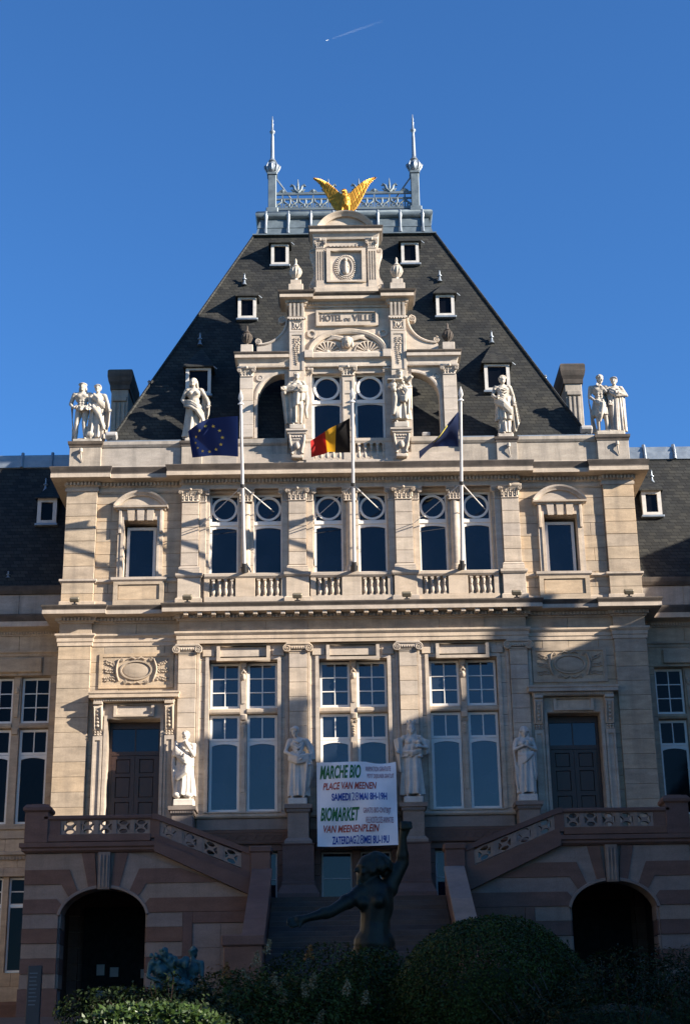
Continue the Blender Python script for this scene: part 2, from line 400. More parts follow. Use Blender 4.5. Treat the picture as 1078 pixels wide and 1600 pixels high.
# the two upper windows of a bay share one mesh hole each; blocks avoid all of them
wall = ob('wall', plate(rect(-9.66, 9.66, 3.2, 22.3), polys, 50.08, 50.55), 'white_stone', HALL)
sidew = MB().box(-9.68, -9.30, 50.551, 66, 3.2, 22.3).box(9.30, 9.68, 50.551, 66, 3.2, 22.3).box(-9.29, 9.29, 65.6, 65.95, 3.2, 22.3)
ob('side_wall', sidew, 'yellow_stone', HALL)
# interior darkness: floors and a back partition so that the rooms are real
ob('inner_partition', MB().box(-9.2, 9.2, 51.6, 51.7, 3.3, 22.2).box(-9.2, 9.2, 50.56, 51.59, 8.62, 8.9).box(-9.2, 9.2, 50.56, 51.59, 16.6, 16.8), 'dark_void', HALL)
# --- ashlar
for s in S2:
    x0, x1 = (-8.70, -5.78) if s < 0 else (5.78, 8.70)
    ashlar(wall, x0, x1, 8.1, 15.42, 50.0, 'yellow_stone', .47, 1.0, .1, HR, 10+s)
    ashlar(wall, x0, x1, 15.83, 16.2, 50.0, 'yellow_stone', .4, 1.2, .1, HR, 20+s)
    ashlar(wall, x0, x1, 16.8, 20.93, 50.0, 'yellow_stone', .46, 1.0, .1, HR, 30+s)
    ashlar(wall, x0, x1, 3.3, 8.1, 50.0, 'red_stone', .5, 1.0, .1, HR, 35+s)
    a, b = (-9.78, -8.69) if s < 0 else (8.69, 9.78)
    cp = ob('corner_pilaster', MB().box(a+.02, b-.02, 49.92, 50.08, 3.3, 21.0), 'yellow_stone', HALL)
    ashlar(cp, a, b, 8.1, 15.42, 49.87, 'yellow_stone', .49, 1.3, .14, (), 40+s)
    ashlar(cp, a, b, 15.83, 16.2, 49.87, 'yellow_stone', .4, 1.3, .14, (), 41+s)
    ashlar(cp, a, b, 16.8, 17.62, 49.85, 'yellow_stone', .42, 1.3, .14, (), 42+s)
    ashlar(cp, a+.02, b-.01, 17.74, 20.9, 49.87, 'yellow_stone', .45, 1.3, .14, (), 43+s)
    ashlar(cp, a, b, 3.3, 8.1, 49.87, 'red_stone', .5, 1.3, .14, (), 44+s)
    # side return of the corner
    sr = ob('corner_return', MB().box(min(s*9.66, s*9.78), max(s*9.66, s*9.78), 49.99, 51.45, 3.3, 21.0), 'yellow_stone', HALL)
# centre wall strips
ashlar(wall, -5.78, 5.78, 9.62, 15.42, 49.95, 'white_stone', .48, 1.1, .15, HR, 50)
ashlar(wall, -5.78, 5.78, 15.83, 16.2, 49.80, 'yellow_stone', .4, 1.5, .3, (), 51)
ashlar(wall, -5.78, 5.78, 16.78, 20.95, 50.0, 'white_stone', .48, 1.1, .1, HR, 52)
ashlar(wall, -5.78, 5.78, 3.3, 8.80, 49.98, 'red_stone', .5, 1.1, .12, HR, 53)
# carved red band, pale band and sill under the main windows
for b in BAYS:
    ob('apron', MB().box(b-1.46, b+1.46, 49.90, 50.06, 9.26, 9.61, .01), 'pale_basement_stone', HALL)
    cb = ob('carved_band', MB().box(b-1.46, b+1.46, 49.88, 50.06, 8.80, 9.25, .015), 'red_stone', HALL)
    rel = MB()
    for k in range(9):
        x = b-1.15+k*.2875
        rel.arcsweep(x, 9.02, .09, .09, 0, 360, [(-.018, 49.885), (-.018, 49.86), (.018, 49.86), (.018, 49.885)], 12)
        rel.tube([(x+.10, 49.87, 8.93), (x+.145, 49.865, 9.02), (x+.19, 49.87, 9.11)], .014, 5)
    rel.box(b-1.38, b+1.38, 49.86, 49.885, 8.845, 8.875).box(b-1.38, b+1.38, 49.86, 49.885, 9.165, 9.195)
    ob('relief', rel, 'red_stone', cb)
    ob('sill', MB().sweep([(b-1.5, 49.95), (b+1.5, 49.95)], [(-.1, 9.61), (.10, 9.63), (.14, 9.68), (.14, 9.74), (-.1, 9.80)]), 'white_stone', HALL)
# --- mouldings that run right round the front
def runpath(c=49.80, cy=50.0, p=49.87):
    L = [(-9.78, 53.5), (-9.78, p), (-8.68, p), (-8.68, cy), (-5.80, cy), (-5.80, c)]
    return L + [(-x, y) for x, y in L[::-1]]
RP = runpath()
ob('string_course', MB().sweep(RP, [(-.05, 15.40), (.03, 15.40), (.03, 15.52), (.055, 15.54), (.055, 15.66), (.075, 15.68), (.12, 15.74), (.12, 15.80), (.0, 15.84), (-.05, 15.84)]), 'white_stone', HALL)
def dentils(path, d0, d1, z0, z1, pitch, w):
    m = MB()
    for (ax, ay), (bx, by) in zip(path, path[1:]):
        if abs(by-ay) > .01: continue
        n = int((bx-ax+.1)/pitch); off = ((bx-ax)-(n-1)*pitch)/2
        for k in range(n):
            x = ax+off+k*pitch; m.box(x-w/2, x+w/2, ay-d1, ay-d0, z0, z1)
    return m
low = ob('lower_cornice', MB().sweep(RP, [(-.05, 16.18), (.05, 16.18), (.06, 16.235), (.13, 16.24), (.13, 16.345), (.16, 16.36), (.505, 16.38), (.505, 16.51), (-.05, 16.51)]), 'white_stone', HALL)
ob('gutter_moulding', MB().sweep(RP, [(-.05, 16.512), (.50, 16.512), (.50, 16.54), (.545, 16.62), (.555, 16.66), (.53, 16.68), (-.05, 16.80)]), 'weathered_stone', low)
ob('dentil_course', dentils(RP, .12, .20, 16.235, 16.335, .12, .066), 'white_stone', low, kind='stuff')
for k in range(25):
    x = -5.52+k*.46
    ob('modillion', MB().box(x-.075, x+.075, 49.80-.45, 49.80-.14, 16.262, 16.376, .01), 'white_stone', low)
up = ob('upper_cornice', MB().sweep(RP, [(-.05, 20.90), (.02, 20.90), (.03, 20.94), (.03, 21.0), (.0, 21.02), (.0, 21.06), (.04, 21.075), (.06, 21.10), (.06, 21.22), (.12, 21.235), (.475, 21.255), (.475, 21.40), (-.05, 21.40)]), 'white_stone', HALL)
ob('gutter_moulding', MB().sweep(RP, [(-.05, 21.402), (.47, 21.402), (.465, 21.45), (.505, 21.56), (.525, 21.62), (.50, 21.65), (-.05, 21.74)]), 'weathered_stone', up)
ob('dentil_course', dentils(RP, .05, .15, 21.10, 21.215, .125, .068), 'white_stone', up, kind='stuff')
# ledge at sill height on the side bays
ob('sill_course', MB().sweep(RP[:5], [(-.05, 17.60), (.03, 17.60), (.08, 17.65), (.08, 17.72), (-.05, 17.76)]), 'white_stone', HALL)
ob('sill_course', MB().sweep(RP[7:], [(-.05, 17.60), (.03, 17.60), (.08, 17.65), (.08, 17.72), (-.05, 17.76)]), 'white_stone', HALL)
ob('base_course', MB().sweep(RP[:5], [(-.05, 16.80), (.05, 16.80), (.05, 16.93), (.0, 16.97), (-.05, 16.97)]), 'white_stone', HALL)
ob('base_course', MB().sweep(RP[7:], [(-.05, 16.80), (.05, 16.80), (.05, 16.93), (.0, 16.97), (-.05, 16.97)]), 'white_stone', HALL)

# --- capitals
def volute(m, x, y, z, r, sgn, depth=.10):
    pts = []; rad = []
    for i in range(30):
        t = i/29; a = math.pi/2 - sgn*t*2*math.pi*2.0; q = r*(1-.82*t)
        pts.append((x+q*math.cos(a), y-.02*t, z+q*math.sin(a))); rad.append(r*(.17-.09*t))
    m.tube(pts, rad, 5)
    m.xf(Matrix.Identity(4)); b = len(m.v)
    m.lathe([(r*.96, 0), (r*.96, depth)], 0, 0, 0, 16)
    m.xf(Matrix.Translation((x, y+.005, z)) @ Matrix.Rotation(R(-90), 4, 'X'), b)
    m.ball((x, y-.01, z), r*.2, 6, 5)
def ionic(w):
    m = MB(); m.box(-w/2-.10, w/2+.10, -.09, .2, .28, .35, .01); m.box(-w/2-.04, w/2+.04, -.05, .2, .12, .28, .01)
    for s in S2: volute(m, s*(w/2+.06), -.07, .16, .135, s)
    for k in range(6): m.ball((-w*.33+k*w*.132, -.06, .17), (.028, .03, .045), 6, 5)
    m.box(-w/2, w/2, -.012, .2, 0, .05, .005); m.tube([(-w/2-.02, -.02, .075), (w/2+.02, -.02, .075)], .022, 6)
    return m.mesh('capital', 40)
def leafm(m, x, y, z, w, h, out, bend=.6):
    v = []; n = 5
    for i in range(n):
        t = i/(n-1); ww = w*(.55+.9*t-1.15*t*t)*.9; o = out*(t**2)*1.0; zz = z+h*t - (h*.22*max(0, t-.72)/.28)
        v += [(x-ww/2, y-o+.012, zz), (x, y-o-.02, zz), (x+ww/2, y-o+.012, zz)]
    f = []
    for i in range(n-1):
        for k in (0, 1): f.append((i*3+k, i*3+k+1, i*3+k+4, i*3+k+3))
    m.add(v, f)
def corinth(w, h=.49):
    m = MB(); n = 7
    prof = [(0, 0), (.01, .02), (.0, .06), (.01, .2), (.04, .3), (.10, .40)]
    m.add([(sx*(w/2+d), -d if f else .2, z*h/.49) for d, z in prof for f, sx in ((0, -1), (1, -1), (1, 1), (0, 1))],
          [(i*4+k, i*4+k+1, i*4+k+5, i*4+k+4) for i in range(len(prof)-1) for k in range(3)])
    m.box(-w/2-.11, w/2+.11, -.12, .2, h-.085, h, .012)
    for k in range(4): leafm(m, -w*.375+k*w*.25, -.015, .03, w*.26, .24, .07)
    for k in range(3): leafm(m, -w*.25+k*w*.25, -.02, .10, w*.26, .28, .10)
    for s in S2:
        volute(m, s*(w/2+.03), -.10, h-.15, .075, s, .05)
        leafm(m, s*(w/2-.02), -.03, .1, w*.2, .26, .11)
    m.ball((0, -.11, h-.05), (.06, .05, .06), 8, 6); m.tube([(-w/2, -.015, .02), (w/2, -.015, .02)], .022, 6)
    return m.mesh('capital', 50)
ION = ionic(.60); COR = corinth(.60); CORS = corinth(.24, .47); CORW = corinth(.44, .37)
for me in (ION, COR): me.materials.append(MATS['white_stone'])
for me in (CORS, CORW): me.materials.append(MATS['gable_stone'])
# --- centre pilasters, both storeys
for px in PIL:
    p = ob('lower_pilaster', MB().box(px-.28, px+.28, 49.84, 50.0, 9.60, 15.05), 'white_stone', HALL)
    ashlar(p, px-.30, px+.30, 9.63, 15.03, 49.80, 'white_stone', .49, 1.0, .16, (), int(px*7)+60)
    ob('capital', ION, None, p, (px, 49.80, 15.03))
    for s in S2: ob('pilaster_strip', MB().box(px+s*.365-.055, px+s*.365+.055, 49.90, 50.0, 9.63, 15.2, .01), 'white_stone', p)
    p = ob('upper_pilaster', MB().box(px-.28, px+.28, 49.84, 50.1, 17.8, 20.9), 'white_stone', HALL)
    ashlar(p, px-.30, px+.30, 18.13, 20.43, 49.80, 'white_stone', .46, 1.0, .2, (), int(px*7)+90)
    ob('capital', COR, None, p, (px, 49.80, 20.43))
    ob('base', MB().sweep([(px-.30, 50.0), (px-.30, 49.80), (px+.30, 49.80), (px+.30, 50.0)], [(-.05, 17.86), (.07, 17.86), (.07, 17.98), (.05, 18.0), (.06, 18.05), (.02, 18.10), (-.05, 18.14)]), 'white_stone', p)
    for s in S2:
        if abs(px+s*.42) > 5.75: continue
        ob('side_pilaster', MB().box(px+s*.42-.115, px+s*.42+.115, 49.90, 50.06, 17.86, 20.45, .008), 'white_stone', p)
        ob('capital', CORS, None, p, (px+s*.42, 49.90, 20.44))
    ped = ob('pedestal', MB().box(px-.385, px+.385, 49.76, 50.0, 16.80, 17.70, .01), 'white_stone', HALL)
    ob('pedestal_base', MB().sweep([(px-.385, 50.0), (px-.385, 49.76), (px+.385, 49.76), (px+.385, 50.0)], [(-.02, 16.79), (.06, 16.79), (.06, 16.95), (.015, 16.99), (-.02, 16.99)]), 'white_stone', ped)
    ob('pedestal_cap', MB().sweep([(px-.385, 50.0), (px-.385, 49.76), (px+.385, 49.76), (px+.385, 50.0)], [(-.02, 17.70), (.03, 17.70), (.07, 17.76), (.07, 17.84), (-.02, 17.86)]), 'white_stone', ped)
    # statue pedestal in front of the lower storey
    sp = ob('statue_pedestal', MB().box(px-.335, px+.335, 49.20, 49.98, 8.72, 9.70, .012), 'pale_basement_stone', HALL)
    q = [(px-.335, 50.0), (px-.335, 49.20), (px+.335, 49.20), (px+.335, 50.0)]
    ob('pedestal_cap', MB().sweep(q, [(-.02, 9.66), (.03, 9.68), (.05, 9.78), (.10, 9.80), (.11, 9.92), (-.3, 9.94)]).box(px-.3, px+.3, 49.22, 50.0, 9.90, 9.935), 'pale_basement_stone', sp)
    ob('dentil_course', dentils([(px-.36, 49.20), (px+.36, 49.20)], .04, .075, 9.70, 9.765, .075, .04), 'pale_basement_stone', sp, kind='stuff')
    ob('pedestal_base', MB().sweep(q, [(-.02, 8.70), (.10, 8.70), (.10, 8.78), (.02, 8.88), (-.02, 8.88)]), 'pale_basement_stone', sp)
    q = [(px-.49, 50.0), (px-.49, 49.10), (px+.49, 49.10), (px+.49, 50.0)]
    ob('plinth', MB().sweep(q, [(-.3, 5.2), (.16, 5.2), (.16, 7.15), (.12, 7.22), (.02, 7.42), (.03, 7.5), (.0, 7.52), (.0, 8.64), (.03, 8.66), (.03, 8.69), (-.3, 8.695)]).box(px-.3, px+.3, 49.3, 50.0, 5.2, 8.69), 'red_stone', sp)

# --- windows
def pane(parent, poly, y, mat='glass', tilt=.004):
    rd = random.Random(round(poly[0][0]*1000+poly[0][1]*77)); a, b = rd.uniform(-tilt, tilt), rd.uniform(-tilt, tilt)
    cx = sum(p[0] for p in poly)/len(poly); cz = sum(p[1] for p in poly)/len(poly)
    m = MB(); n = len(poly)
    m.prism(poly, y, y+.008); m.v = [(x, yy+a*(x-cx)+b*(z-cz), z) for x, yy, z in m.v]
    return ob('pane', m, mat, parent)
def sash(parent, x0, x1, z0, z1, y, rise=0, cols=1, rows=1, fw=.06, bar=.032, th=.06, mat='white_paint', gm='glass', name='window'):
    """a casement with real bars and one pane per light"""
    hs = []; iw = (x1-x0-2*fw-(cols-1)*bar)/cols; ih = (z1-z0-2*fw-(rows-1)*bar)/rows
    for i in range(cols):
        for j in range(rows):
            a = x0+fw+i*(iw+bar); b = z0+fw+j*(ih+bar)
            hs.append(archpoly(a, a+iw, b, b+ih-(rise if j == rows-1 else 0), rise if j == rows-1 else 0, 12))
    w = ob(name, plate(rect(x0, x1, z0, z1), hs, y, y+th), mat, parent)
    for h in hs:
        cx = sum(p[0] for p in h)/len(h); cz = sum(p[1] for p in h)/len(h)
        pane(w, [(cx+(x-cx)*1.01, cz+(z-cz)*1.01) for x, z in h], y+th*.55, gm)
    return w
for b in BAYS:
    for s in S2:
        l, r = (b-1.11, b-.12) if s < 0 else (b+.12, b+1.11)
        sash(HALL, l, r, 13.29, 14.82, 50.26, 0, 2, 3, .075, .035, gm='tall_glass')
        sash(HALL, l, r, 12.20, 13.06, 50.26, 0, 2, 1, .085, .035, gm='tall_glass')
        sash(HALL, l, r, 9.88, 12.19, 50.262, .07, 1, 1, .085, .035, gm='tall_glass')
    mu = ob('mullion', MB().box(b-.115, b+.115, 50.12, 50.40, 9.82, 14.88, .012), 'white_stone', HALL)
    ob('transom', MB().sweep([(b-1.13, 50.16), (b-.117, 50.16)], [(-.2, 13.07), (.05, 13.08), (.08, 13.13), (.08, 13.22), (.03, 13.26), (-.2, 13.28)]).sweep([(b+.117, 50.16), (b+1.13, 50.16)], [(-.2, 13.07), (.05, 13.08), (.08, 13.13), (.08, 13.22), (.03, 13.26), (-.2, 13.28)]), 'white_stone', mu)
    t = MB()                                                     # herm on the upper mullion, bracket and drop below
    t.add([(b+x, y, z) for z, w_, y in ((13.42, .055, 50.09), (14.15, .085, 50.05), (14.16, .085, 50.05)) for x in (-w_, w_)] + [(b+x, 50.12, z) for z, w_ in ((13.42, .055), (14.15, .085), (14.16, .085)) for x in (-w_, w_)],
          [(0, 1, 3, 2), (2, 3, 5, 4), (0, 2, 8, 6), (1, 7, 9, 3), (4, 5, 11, 10), (0, 6, 7, 1)])
    t.ball((b, 50.05, 14.30), (.085, .06, .12), 8, 7); t.ball((b, 50.03, 14.32), (.05, .05, .07), 8, 6); t.box(b-.10, b+.10, 50.03, 50.12, 14.62, 14.80, .02)
    t.tube([(b-.07, 50.05, 14.45), (b, 50.02, 14.52), (b+.07, 50.05, 14.45)], .035, 6); t.ball((b, 50.06, 14.58), (.07, .05, .06), 8, 6)
    t.box(b-.10, b+.10, 50.05, 50.12, 12.86, 13.05, .015)
    for s in S2: volute(t, b+s*.065, 50.07, 12.78, .055, s, .05)
    t.prism([(b-.07, 12.72), (b+.07, 12.72), (b+.05, 12.35), (b, 12.28), (b-.05, 12.35)], 50.085, 50.125)
    for k in range(4): t.ball((b, 50.08, 12.62-k*.085), (.035, .03, .035), 6, 5)
    t.box(b-.06, b+.06, 50.09, 50.125, 10.5, 12.1, .006)
    ob('herm_carving', t, 'white_stone', mu, smooth=45)
    # keystone panel over the window
    pn = ob('lintel_panel', plate(rect(b-.88, b+.88, 14.80, 15.30), [rect(b-.77, b+.77, 14.90, 15.30)], 49.80, 49.96), 'white_stone', HALL)
    ob('panel_field', MB().box(b-.775, b+.775, 49.90, 49.958, 14.895, 15.299), 'white_stone', pn)
    for s in S2: ob('architrave_block', MB().box(b+s*1.155-.195, b+s*1.155+.195, 49.87, 49.96, 14.98, 15.2, .008), 'white_stone', HALL)
    ob('window_surround', plate(rect(b-1.25, b+1.25, 9.82, 14.97), [rect(b-1.13, b+1.13, 9.80, 14.86)], 49.90, 49.96), 'white_stone', HALL)
    # upper storey: paired lights with round oculi, a column between
    c = b*.9876
    for s in S2:
        cxm = c+s*.755
        w = ob('window', plate(rect(cxm-.50, cxm+.50, 17.86, 20.90), [archpoly(cxm-.425, cxm+.425, 18.0, 19.56, .06), rect(cxm-.435, cxm+.435, 19.86, 20.76)], 50.26, 50.33), 'white_paint', HALL)
        pane(w, archpoly(cxm-.43, cxm+.43, 17.99, 19.57, .06), 50.30)
        pane(w, rect(cxm-.44, cxm+.44, 19.85, 20.77), 50.315)
        ob('oculus_ring', MB().arcsweep(cxm, 20.31, .40, .40, 0, 360, [(-.035, 50.255), (.045, 50.245), (.045, 50.31), (-.035, 50.31)], 40), 'white_paint', w)
        ob('transom_bar', MB().box(cxm-.495, cxm+.495, 50.22, 50.29, 19.70, 19.82, .01), 'white_paint', w)
    co = ob('column', MB().lathe([(.16, 0), (.165, .1), (.165, .9), (.14, 2.30)], c, 50.02, 18.12, 20), 'white_stone', HALL, smooth=40)
    ob('column_base', MB().lathe([(.21, 0), (.21, .1), (.19, .12), (.2, .17), (.165, .25)], c, 50.02, 17.87, 20).box(c-.23, c+.23, 49.80, 50.2, 17.80, 17.872), 'white_stone', co, smooth=40)
    ob('capital', COR, None, co, (c, 49.87, 20.43), scale=(.72, .9, 1))
    # balustrade
    ob('handrail', MB().sweep([(b*.9876-1.38, 49.86), (b*.9876+1.38, 49.86)], [(-.15, 17.66), (.04, 17.66), (.09, 17.73), (.09, 17.82), (.05, 17.85), (-.15, 17.87)]), 'white_stone', HALL)
    ob('balustrade_base', MB().box(c-1.38, c+1.38, 49.80, 50.0, 16.80, 17.02, .008), 'white_stone', HALL)
    ob('balustrade_block', MB().box(c-.33, c+.33, 49.81, 50.0, 17.021, 17.665, .008), 'white_stone', HALL)
    for s in S2: ob('balustrade_block', MB().box(c+s*1.30-.09, c+s*1.30+.09, 49.82, 50.0, 17.021, 17.665, .008), 'white_stone', HALL)
BALU = MB().box(-.055, .055, -.055, .055, 0, .05).lathe([(.03, .05), (.05, .08), (.072, .17), (.055, .27), (.032, .34), (.05, .37), (.032, .40), (.06, .50), (.045, .55), (.06, .57)], seg=10).box(-.055, .055, -.055, .055, .57, .645).mesh('baluster', 45)
BALU.materials.append(MATS['white_stone'])
for b in BAYS:
    for s in S2:
        for k in range(4): ob('baluster', BALU, None, HALL, (b*.9876+s*.765-.315+k*.21, 49.89, 17.02))
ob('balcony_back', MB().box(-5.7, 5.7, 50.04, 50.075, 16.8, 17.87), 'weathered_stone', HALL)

# --- side bays: pedimented window above, door and cartouche below
for s in S2:
    c = s*SB
    sash(HALL, c-.50, c+.50, 17.78, 19.70, 50.28, 0, 1, 1, .10, .03)
    sur = ob('window_surround', plate(rect(c-.77, c+.77, 17.76, 20.26), [rect(c-.56, c+.56, 17.7, 19.83)], 49.90, 50.02), 'white_stone', HALL)
    ob('surround_moulding', plate(rect(c-.66, c+.66, 17.76, 19.95), [rect(c-.57, c+.57, 17.7, 19.84)], 49.87, 49.91), 'white_stone', sur)
    for t in S2: ob('side_bracket', MB().box(c+t*.70-.045, c+t*.70+.045, 49.83, 49.92, 19.35, 20.2, .01), 'white_stone', sur)
    for k in (-1, 0, 1):
        x = c+k*.30
        ob('keystone', MB().prism([(x-.10+k*.02, 19.80), (x+.10+k*.02, 19.80), (x+.125+k*.035, 20.20), (x-.125+k*.035, 20.20)], 49.82, 49.92), 'white_stone', sur)
    pd = ob('pediment', MB().sweep([(c-.80, 50.0), (c-.80, 49.86), (c+.80, 49.86), (c+.80, 50.0)], [(-.2, 20.20), (.03, 20.20), (.05, 20.24), (.12, 20.26), (.13, 20.32), (-.2, 20.33)]), 'white_stone', HALL)
    r = (.95**2+.56**2)/(2*.56); h = math.degrees(math.asin(.93/r))
    m = MB().arcsweep(c, 20.88-r, r, r, 90-h, 90+h, [(-.16, 50.02), (-.16, 49.82), (-.12, 49.80), (-.06, 49.74), (0, 49.72), (.02, 50.02)], 24)
    m.prism([(c-.80, 20.33), (c+.80, 20.33)] + arc(c, 20.88-r, r-.15, r-.15, 90-h+7, 90+h-7, 14), 49.90, 50.02)
    ob('pediment_arch', m, 'white_stone', pd)
    ap = ob('window_apron', MB().sweep([(c-.87, 50.0), (c-.87, 49.88), (c+.87, 49.88), (c+.87, 50.0)], [(-.2, 17.62), (.02, 17.62), (.07, 17.68), (.07, 17.77), (-.2, 17.79)]), 'white_stone', HALL)
    ob('apron_panel', plate(rect(c-.85, c+.85, 16.80, 17.62), [rect(c-.70, c+.70, 16.98, 17.52)], 49.86, 50.02), 'yellow_stone', ap)
    ob('panel_field', MB().box(c-.69, c+.69, 49.90, 49.99, 16.99, 17.51, .015), 'yellow_stone', ap)
    # cartouche panel over the door
    cp = ob('relief_panel', plate(rect(c-1.23, c+1.23, 13.96, 15.14), [rect(c-1.12, c+1.12, 14.06, 15.03)], 49.955, 50.02), 'yellow_stone', HALL)
    ob('panel_back', MB().box(c-1.125, c+1.125, 49.985, 49.998, 14.05, 15.04), 'yellow_stone', cp)
    m = MB()
    m.ball((c, 49.985, 14.57), (.47, .03, .27), 24, 8)
    m.arcsweep(c, 14.57, .50, .30, 0, 360, [(-.03, 49.99), (-.02, 49.94), (.03, 49.94), (.04, 49.99)], 40)
    rd = random.Random(5)
    for t in S2:
        pts = [(c+t*(.56+.10*math.sin(q*3.0)), 49.955, 14.20+.75*q) for q in np.linspace(0, 1, 9)]
        m.tube(pts, [.03, .04, .045, .05, .05, .045, .04, .035, .03], 6)
        volute(m, c+t*.48, 49.96, 14.93, .07, t, .03); volute(m, c+t*.36, 49.96, 14.17, .07, -t, .03); volute(m, c+t*.66, 49.965, 14.30, .055, t, .03)
        for br in range(3):                                      # leafy branches
            x0, z0 = c+t*.66, 14.22+br*.2; x1, z1 = c+t*(1.04-.02*br), 14.32+br*.3
            P = [(x0+(x1-x0)*q, 49.968, z0+(z1-z0)*q+.05*math.sin(q*5)) for q in np.linspace(0, 1, 7)]
            m.tube(P, .011, 5)
            for q in range(1, 7):
                for e in S2: m.ball((P[q][0]+rd.uniform(-.02, .02), 49.965, P[q][2]+e*.045), (.042, .022, .026), 6, 4)
        m.tube([(c+t*.05, 49.96, 14.96), (c+t*.16, 49.95, 15.0), (c+t*.30, 49.96, 14.93)], [.035, .03, .015], 6)
        m.tube([(c+t*.05, 49.96, 14.15), (c+t*.15, 49.95, 14.10), (c+t*.27, 49.96, 14.16)], [.035, .03, .015], 6)
    ob('cartouche', m, 'yellow_stone', cp, smooth=60)
    # door case
    dc = ob('door_surround', plate(rect(c-1.20, c+1.20, 8.1, 13.42), [rect(c-.86, c+.86, 8.0, 12.90)], 49.86, 50.02), 'white_stone', HALL)
    ob('surround_moulding', plate(rect(c-.97, c+.97, 8.1, 13.02), [rect(c-.88, c+.88, 8.0, 12.92)], 49.82, 49.87), 'white_stone', dc)
    for t in S2:
        ob('door_pilaster', plate(rect(c+t*1.16-.15, c+t*1.16+.15, 8.1, 12.34), [rect(c+t*1.16-.085, c+t*1.16+.085, 8.4, 12.2)], 49.78, 49.86), 'white_stone', dc)
        ob('pilaster_field', MB().box(c+t*1.16-.088, c+t*1.16+.088, 49.82, 49.862, 8.35, 12.25), 'white_stone', dc)
        k = MB().prismx([(49.86, 12.52), (49.79, 12.52), (49.72, 12.75), (49.60, 13.05), (49.55, 13.22), (49.60, 13.33), (49.86, 13.33)], c+t*1.16-.14, c+t*1.16+.14)
        b0 = len(k.v)
        for e in S2:
            k.tube([(c+t*1.16+e*.11, 49.76, 12.56), (c+t*1.16+e*.11, 49.69, 12.78), (c+t*1.16+e*.11, 49.575, 13.06), (c+t*1.16+e*.11, 49.535, 13.24)], .028, 6)
        for q in range(5): k.ball((c+t*1.16, 49.72-.034*q, 12.66+q*.115), (.05, .03, .05), 8, 6)
        k.box(c+t*1.16-.15, c+t*1.16+.15, 49.52, 49.86, 13.335, 13.43, .01)
        for q in range(3):
            for z in (12.38, 12.46): k.ball((c+t*1.16-.09+q*.09, 49.78, z), .036, 6, 5)
        ob('console', k, 'white_stone', dc, smooth=40)
    ob('door_cornice', MB().sweep([(c-1.30, 50.0), (c-1.30, 49.70), (c+1.30, 49.70), (c+1.30, 50.0)], [(-.35, 13.43), (.02, 13.435), (.03, 13.52), (.05, 13.545), (.16, 13.56), (.16, 13.66), (.19, 13.70), (.19, 13.75), (-.35, 13.79)]), 'white_stone', dc)
    ob('dentil_course', dentils([(c-1.28, 49.70), (c+1.28, 49.70)], .02, .085, 13.455, 13.53, .075, .042), 'white_stone', dc, kind='stuff')
    ob('frieze_panel', plate(rect(c-.66, c+.66, 12.96, 13.34), [rect(c-.56, c+.56, 13.03, 13.34)], 49.74, 49.85), 'white_stone', dc)
    ob('panel_field', MB().box(c-.565, c+.565, 49.80, 49.846, 13.025, 13.339), 'white_stone', dc)
    # the double door itself
    dr = ob('door', plate(rect(c-.855, c+.855, 8.15, 12.895), [rect(c-.76, c+.76, 8.2, 11.80), rect(c-.76, c+.76, 11.93, 12.68)], 50.36, 50.46), 'dark_wood', HALL)
    pane(dr, rect(c-.77, c+.77, 11.92, 12.69), 50.41)
    ob('glazing_bar', MB().box(c-.018, c+.018, 50.385, 50.405, 11.931, 12.679), 'dark_wood', dr)
    for t in S2:
        a, b2 = (c-.758, c-.005) if t < 0 else (c+.005, c+.758)
        pr = [(a+.14, b2-.14, 8.35, 9.25), (a+.14, b2-.14, 9.40, 10.28), (a+.14, b2-.14, 10.43, 11.10), (a+.14, b2-.14, 11.22, 11.68)]
        lf = ob('door_leaf', plate(rect(a, b2, 8.16, 11.79), [rect(*q) for q in pr], 50.38, 50.44), 'dark_wood', dr)
        for q in pr:
            ob('door_panel', MB().box(q[0]+.005, q[1]-.005, 50.40, 50.43, q[2]+.005, q[3]-.005, .02), 'dark_wood', dr)
    ob('door_handle', MB().tube([(c+.06, 50.33, 9.2), (c+.06, 50.33, 9.42)], .018, 8).tube([(c+.06, 50.33, 9.3), (c+.06, 50.39, 9.3)], .014, 6), 'lamp_metal', dr, smooth=40)

# basement windows behind the steps
for b in BAYS:
    for s in S2:
        l, r = (b-1.11, b-.14) if s < 0 else (b+.14, b+1.11)
        sash(HALL, l, r, 6.9, 8.56, 50.24, 0, 1, 2, .05, .035, mat='grey_paint')
    ob('mullion', MB().box(b-.138, b+.138, 50.08, 50.4, 6.5, 8.62, .01), 'red_stone', HALL)

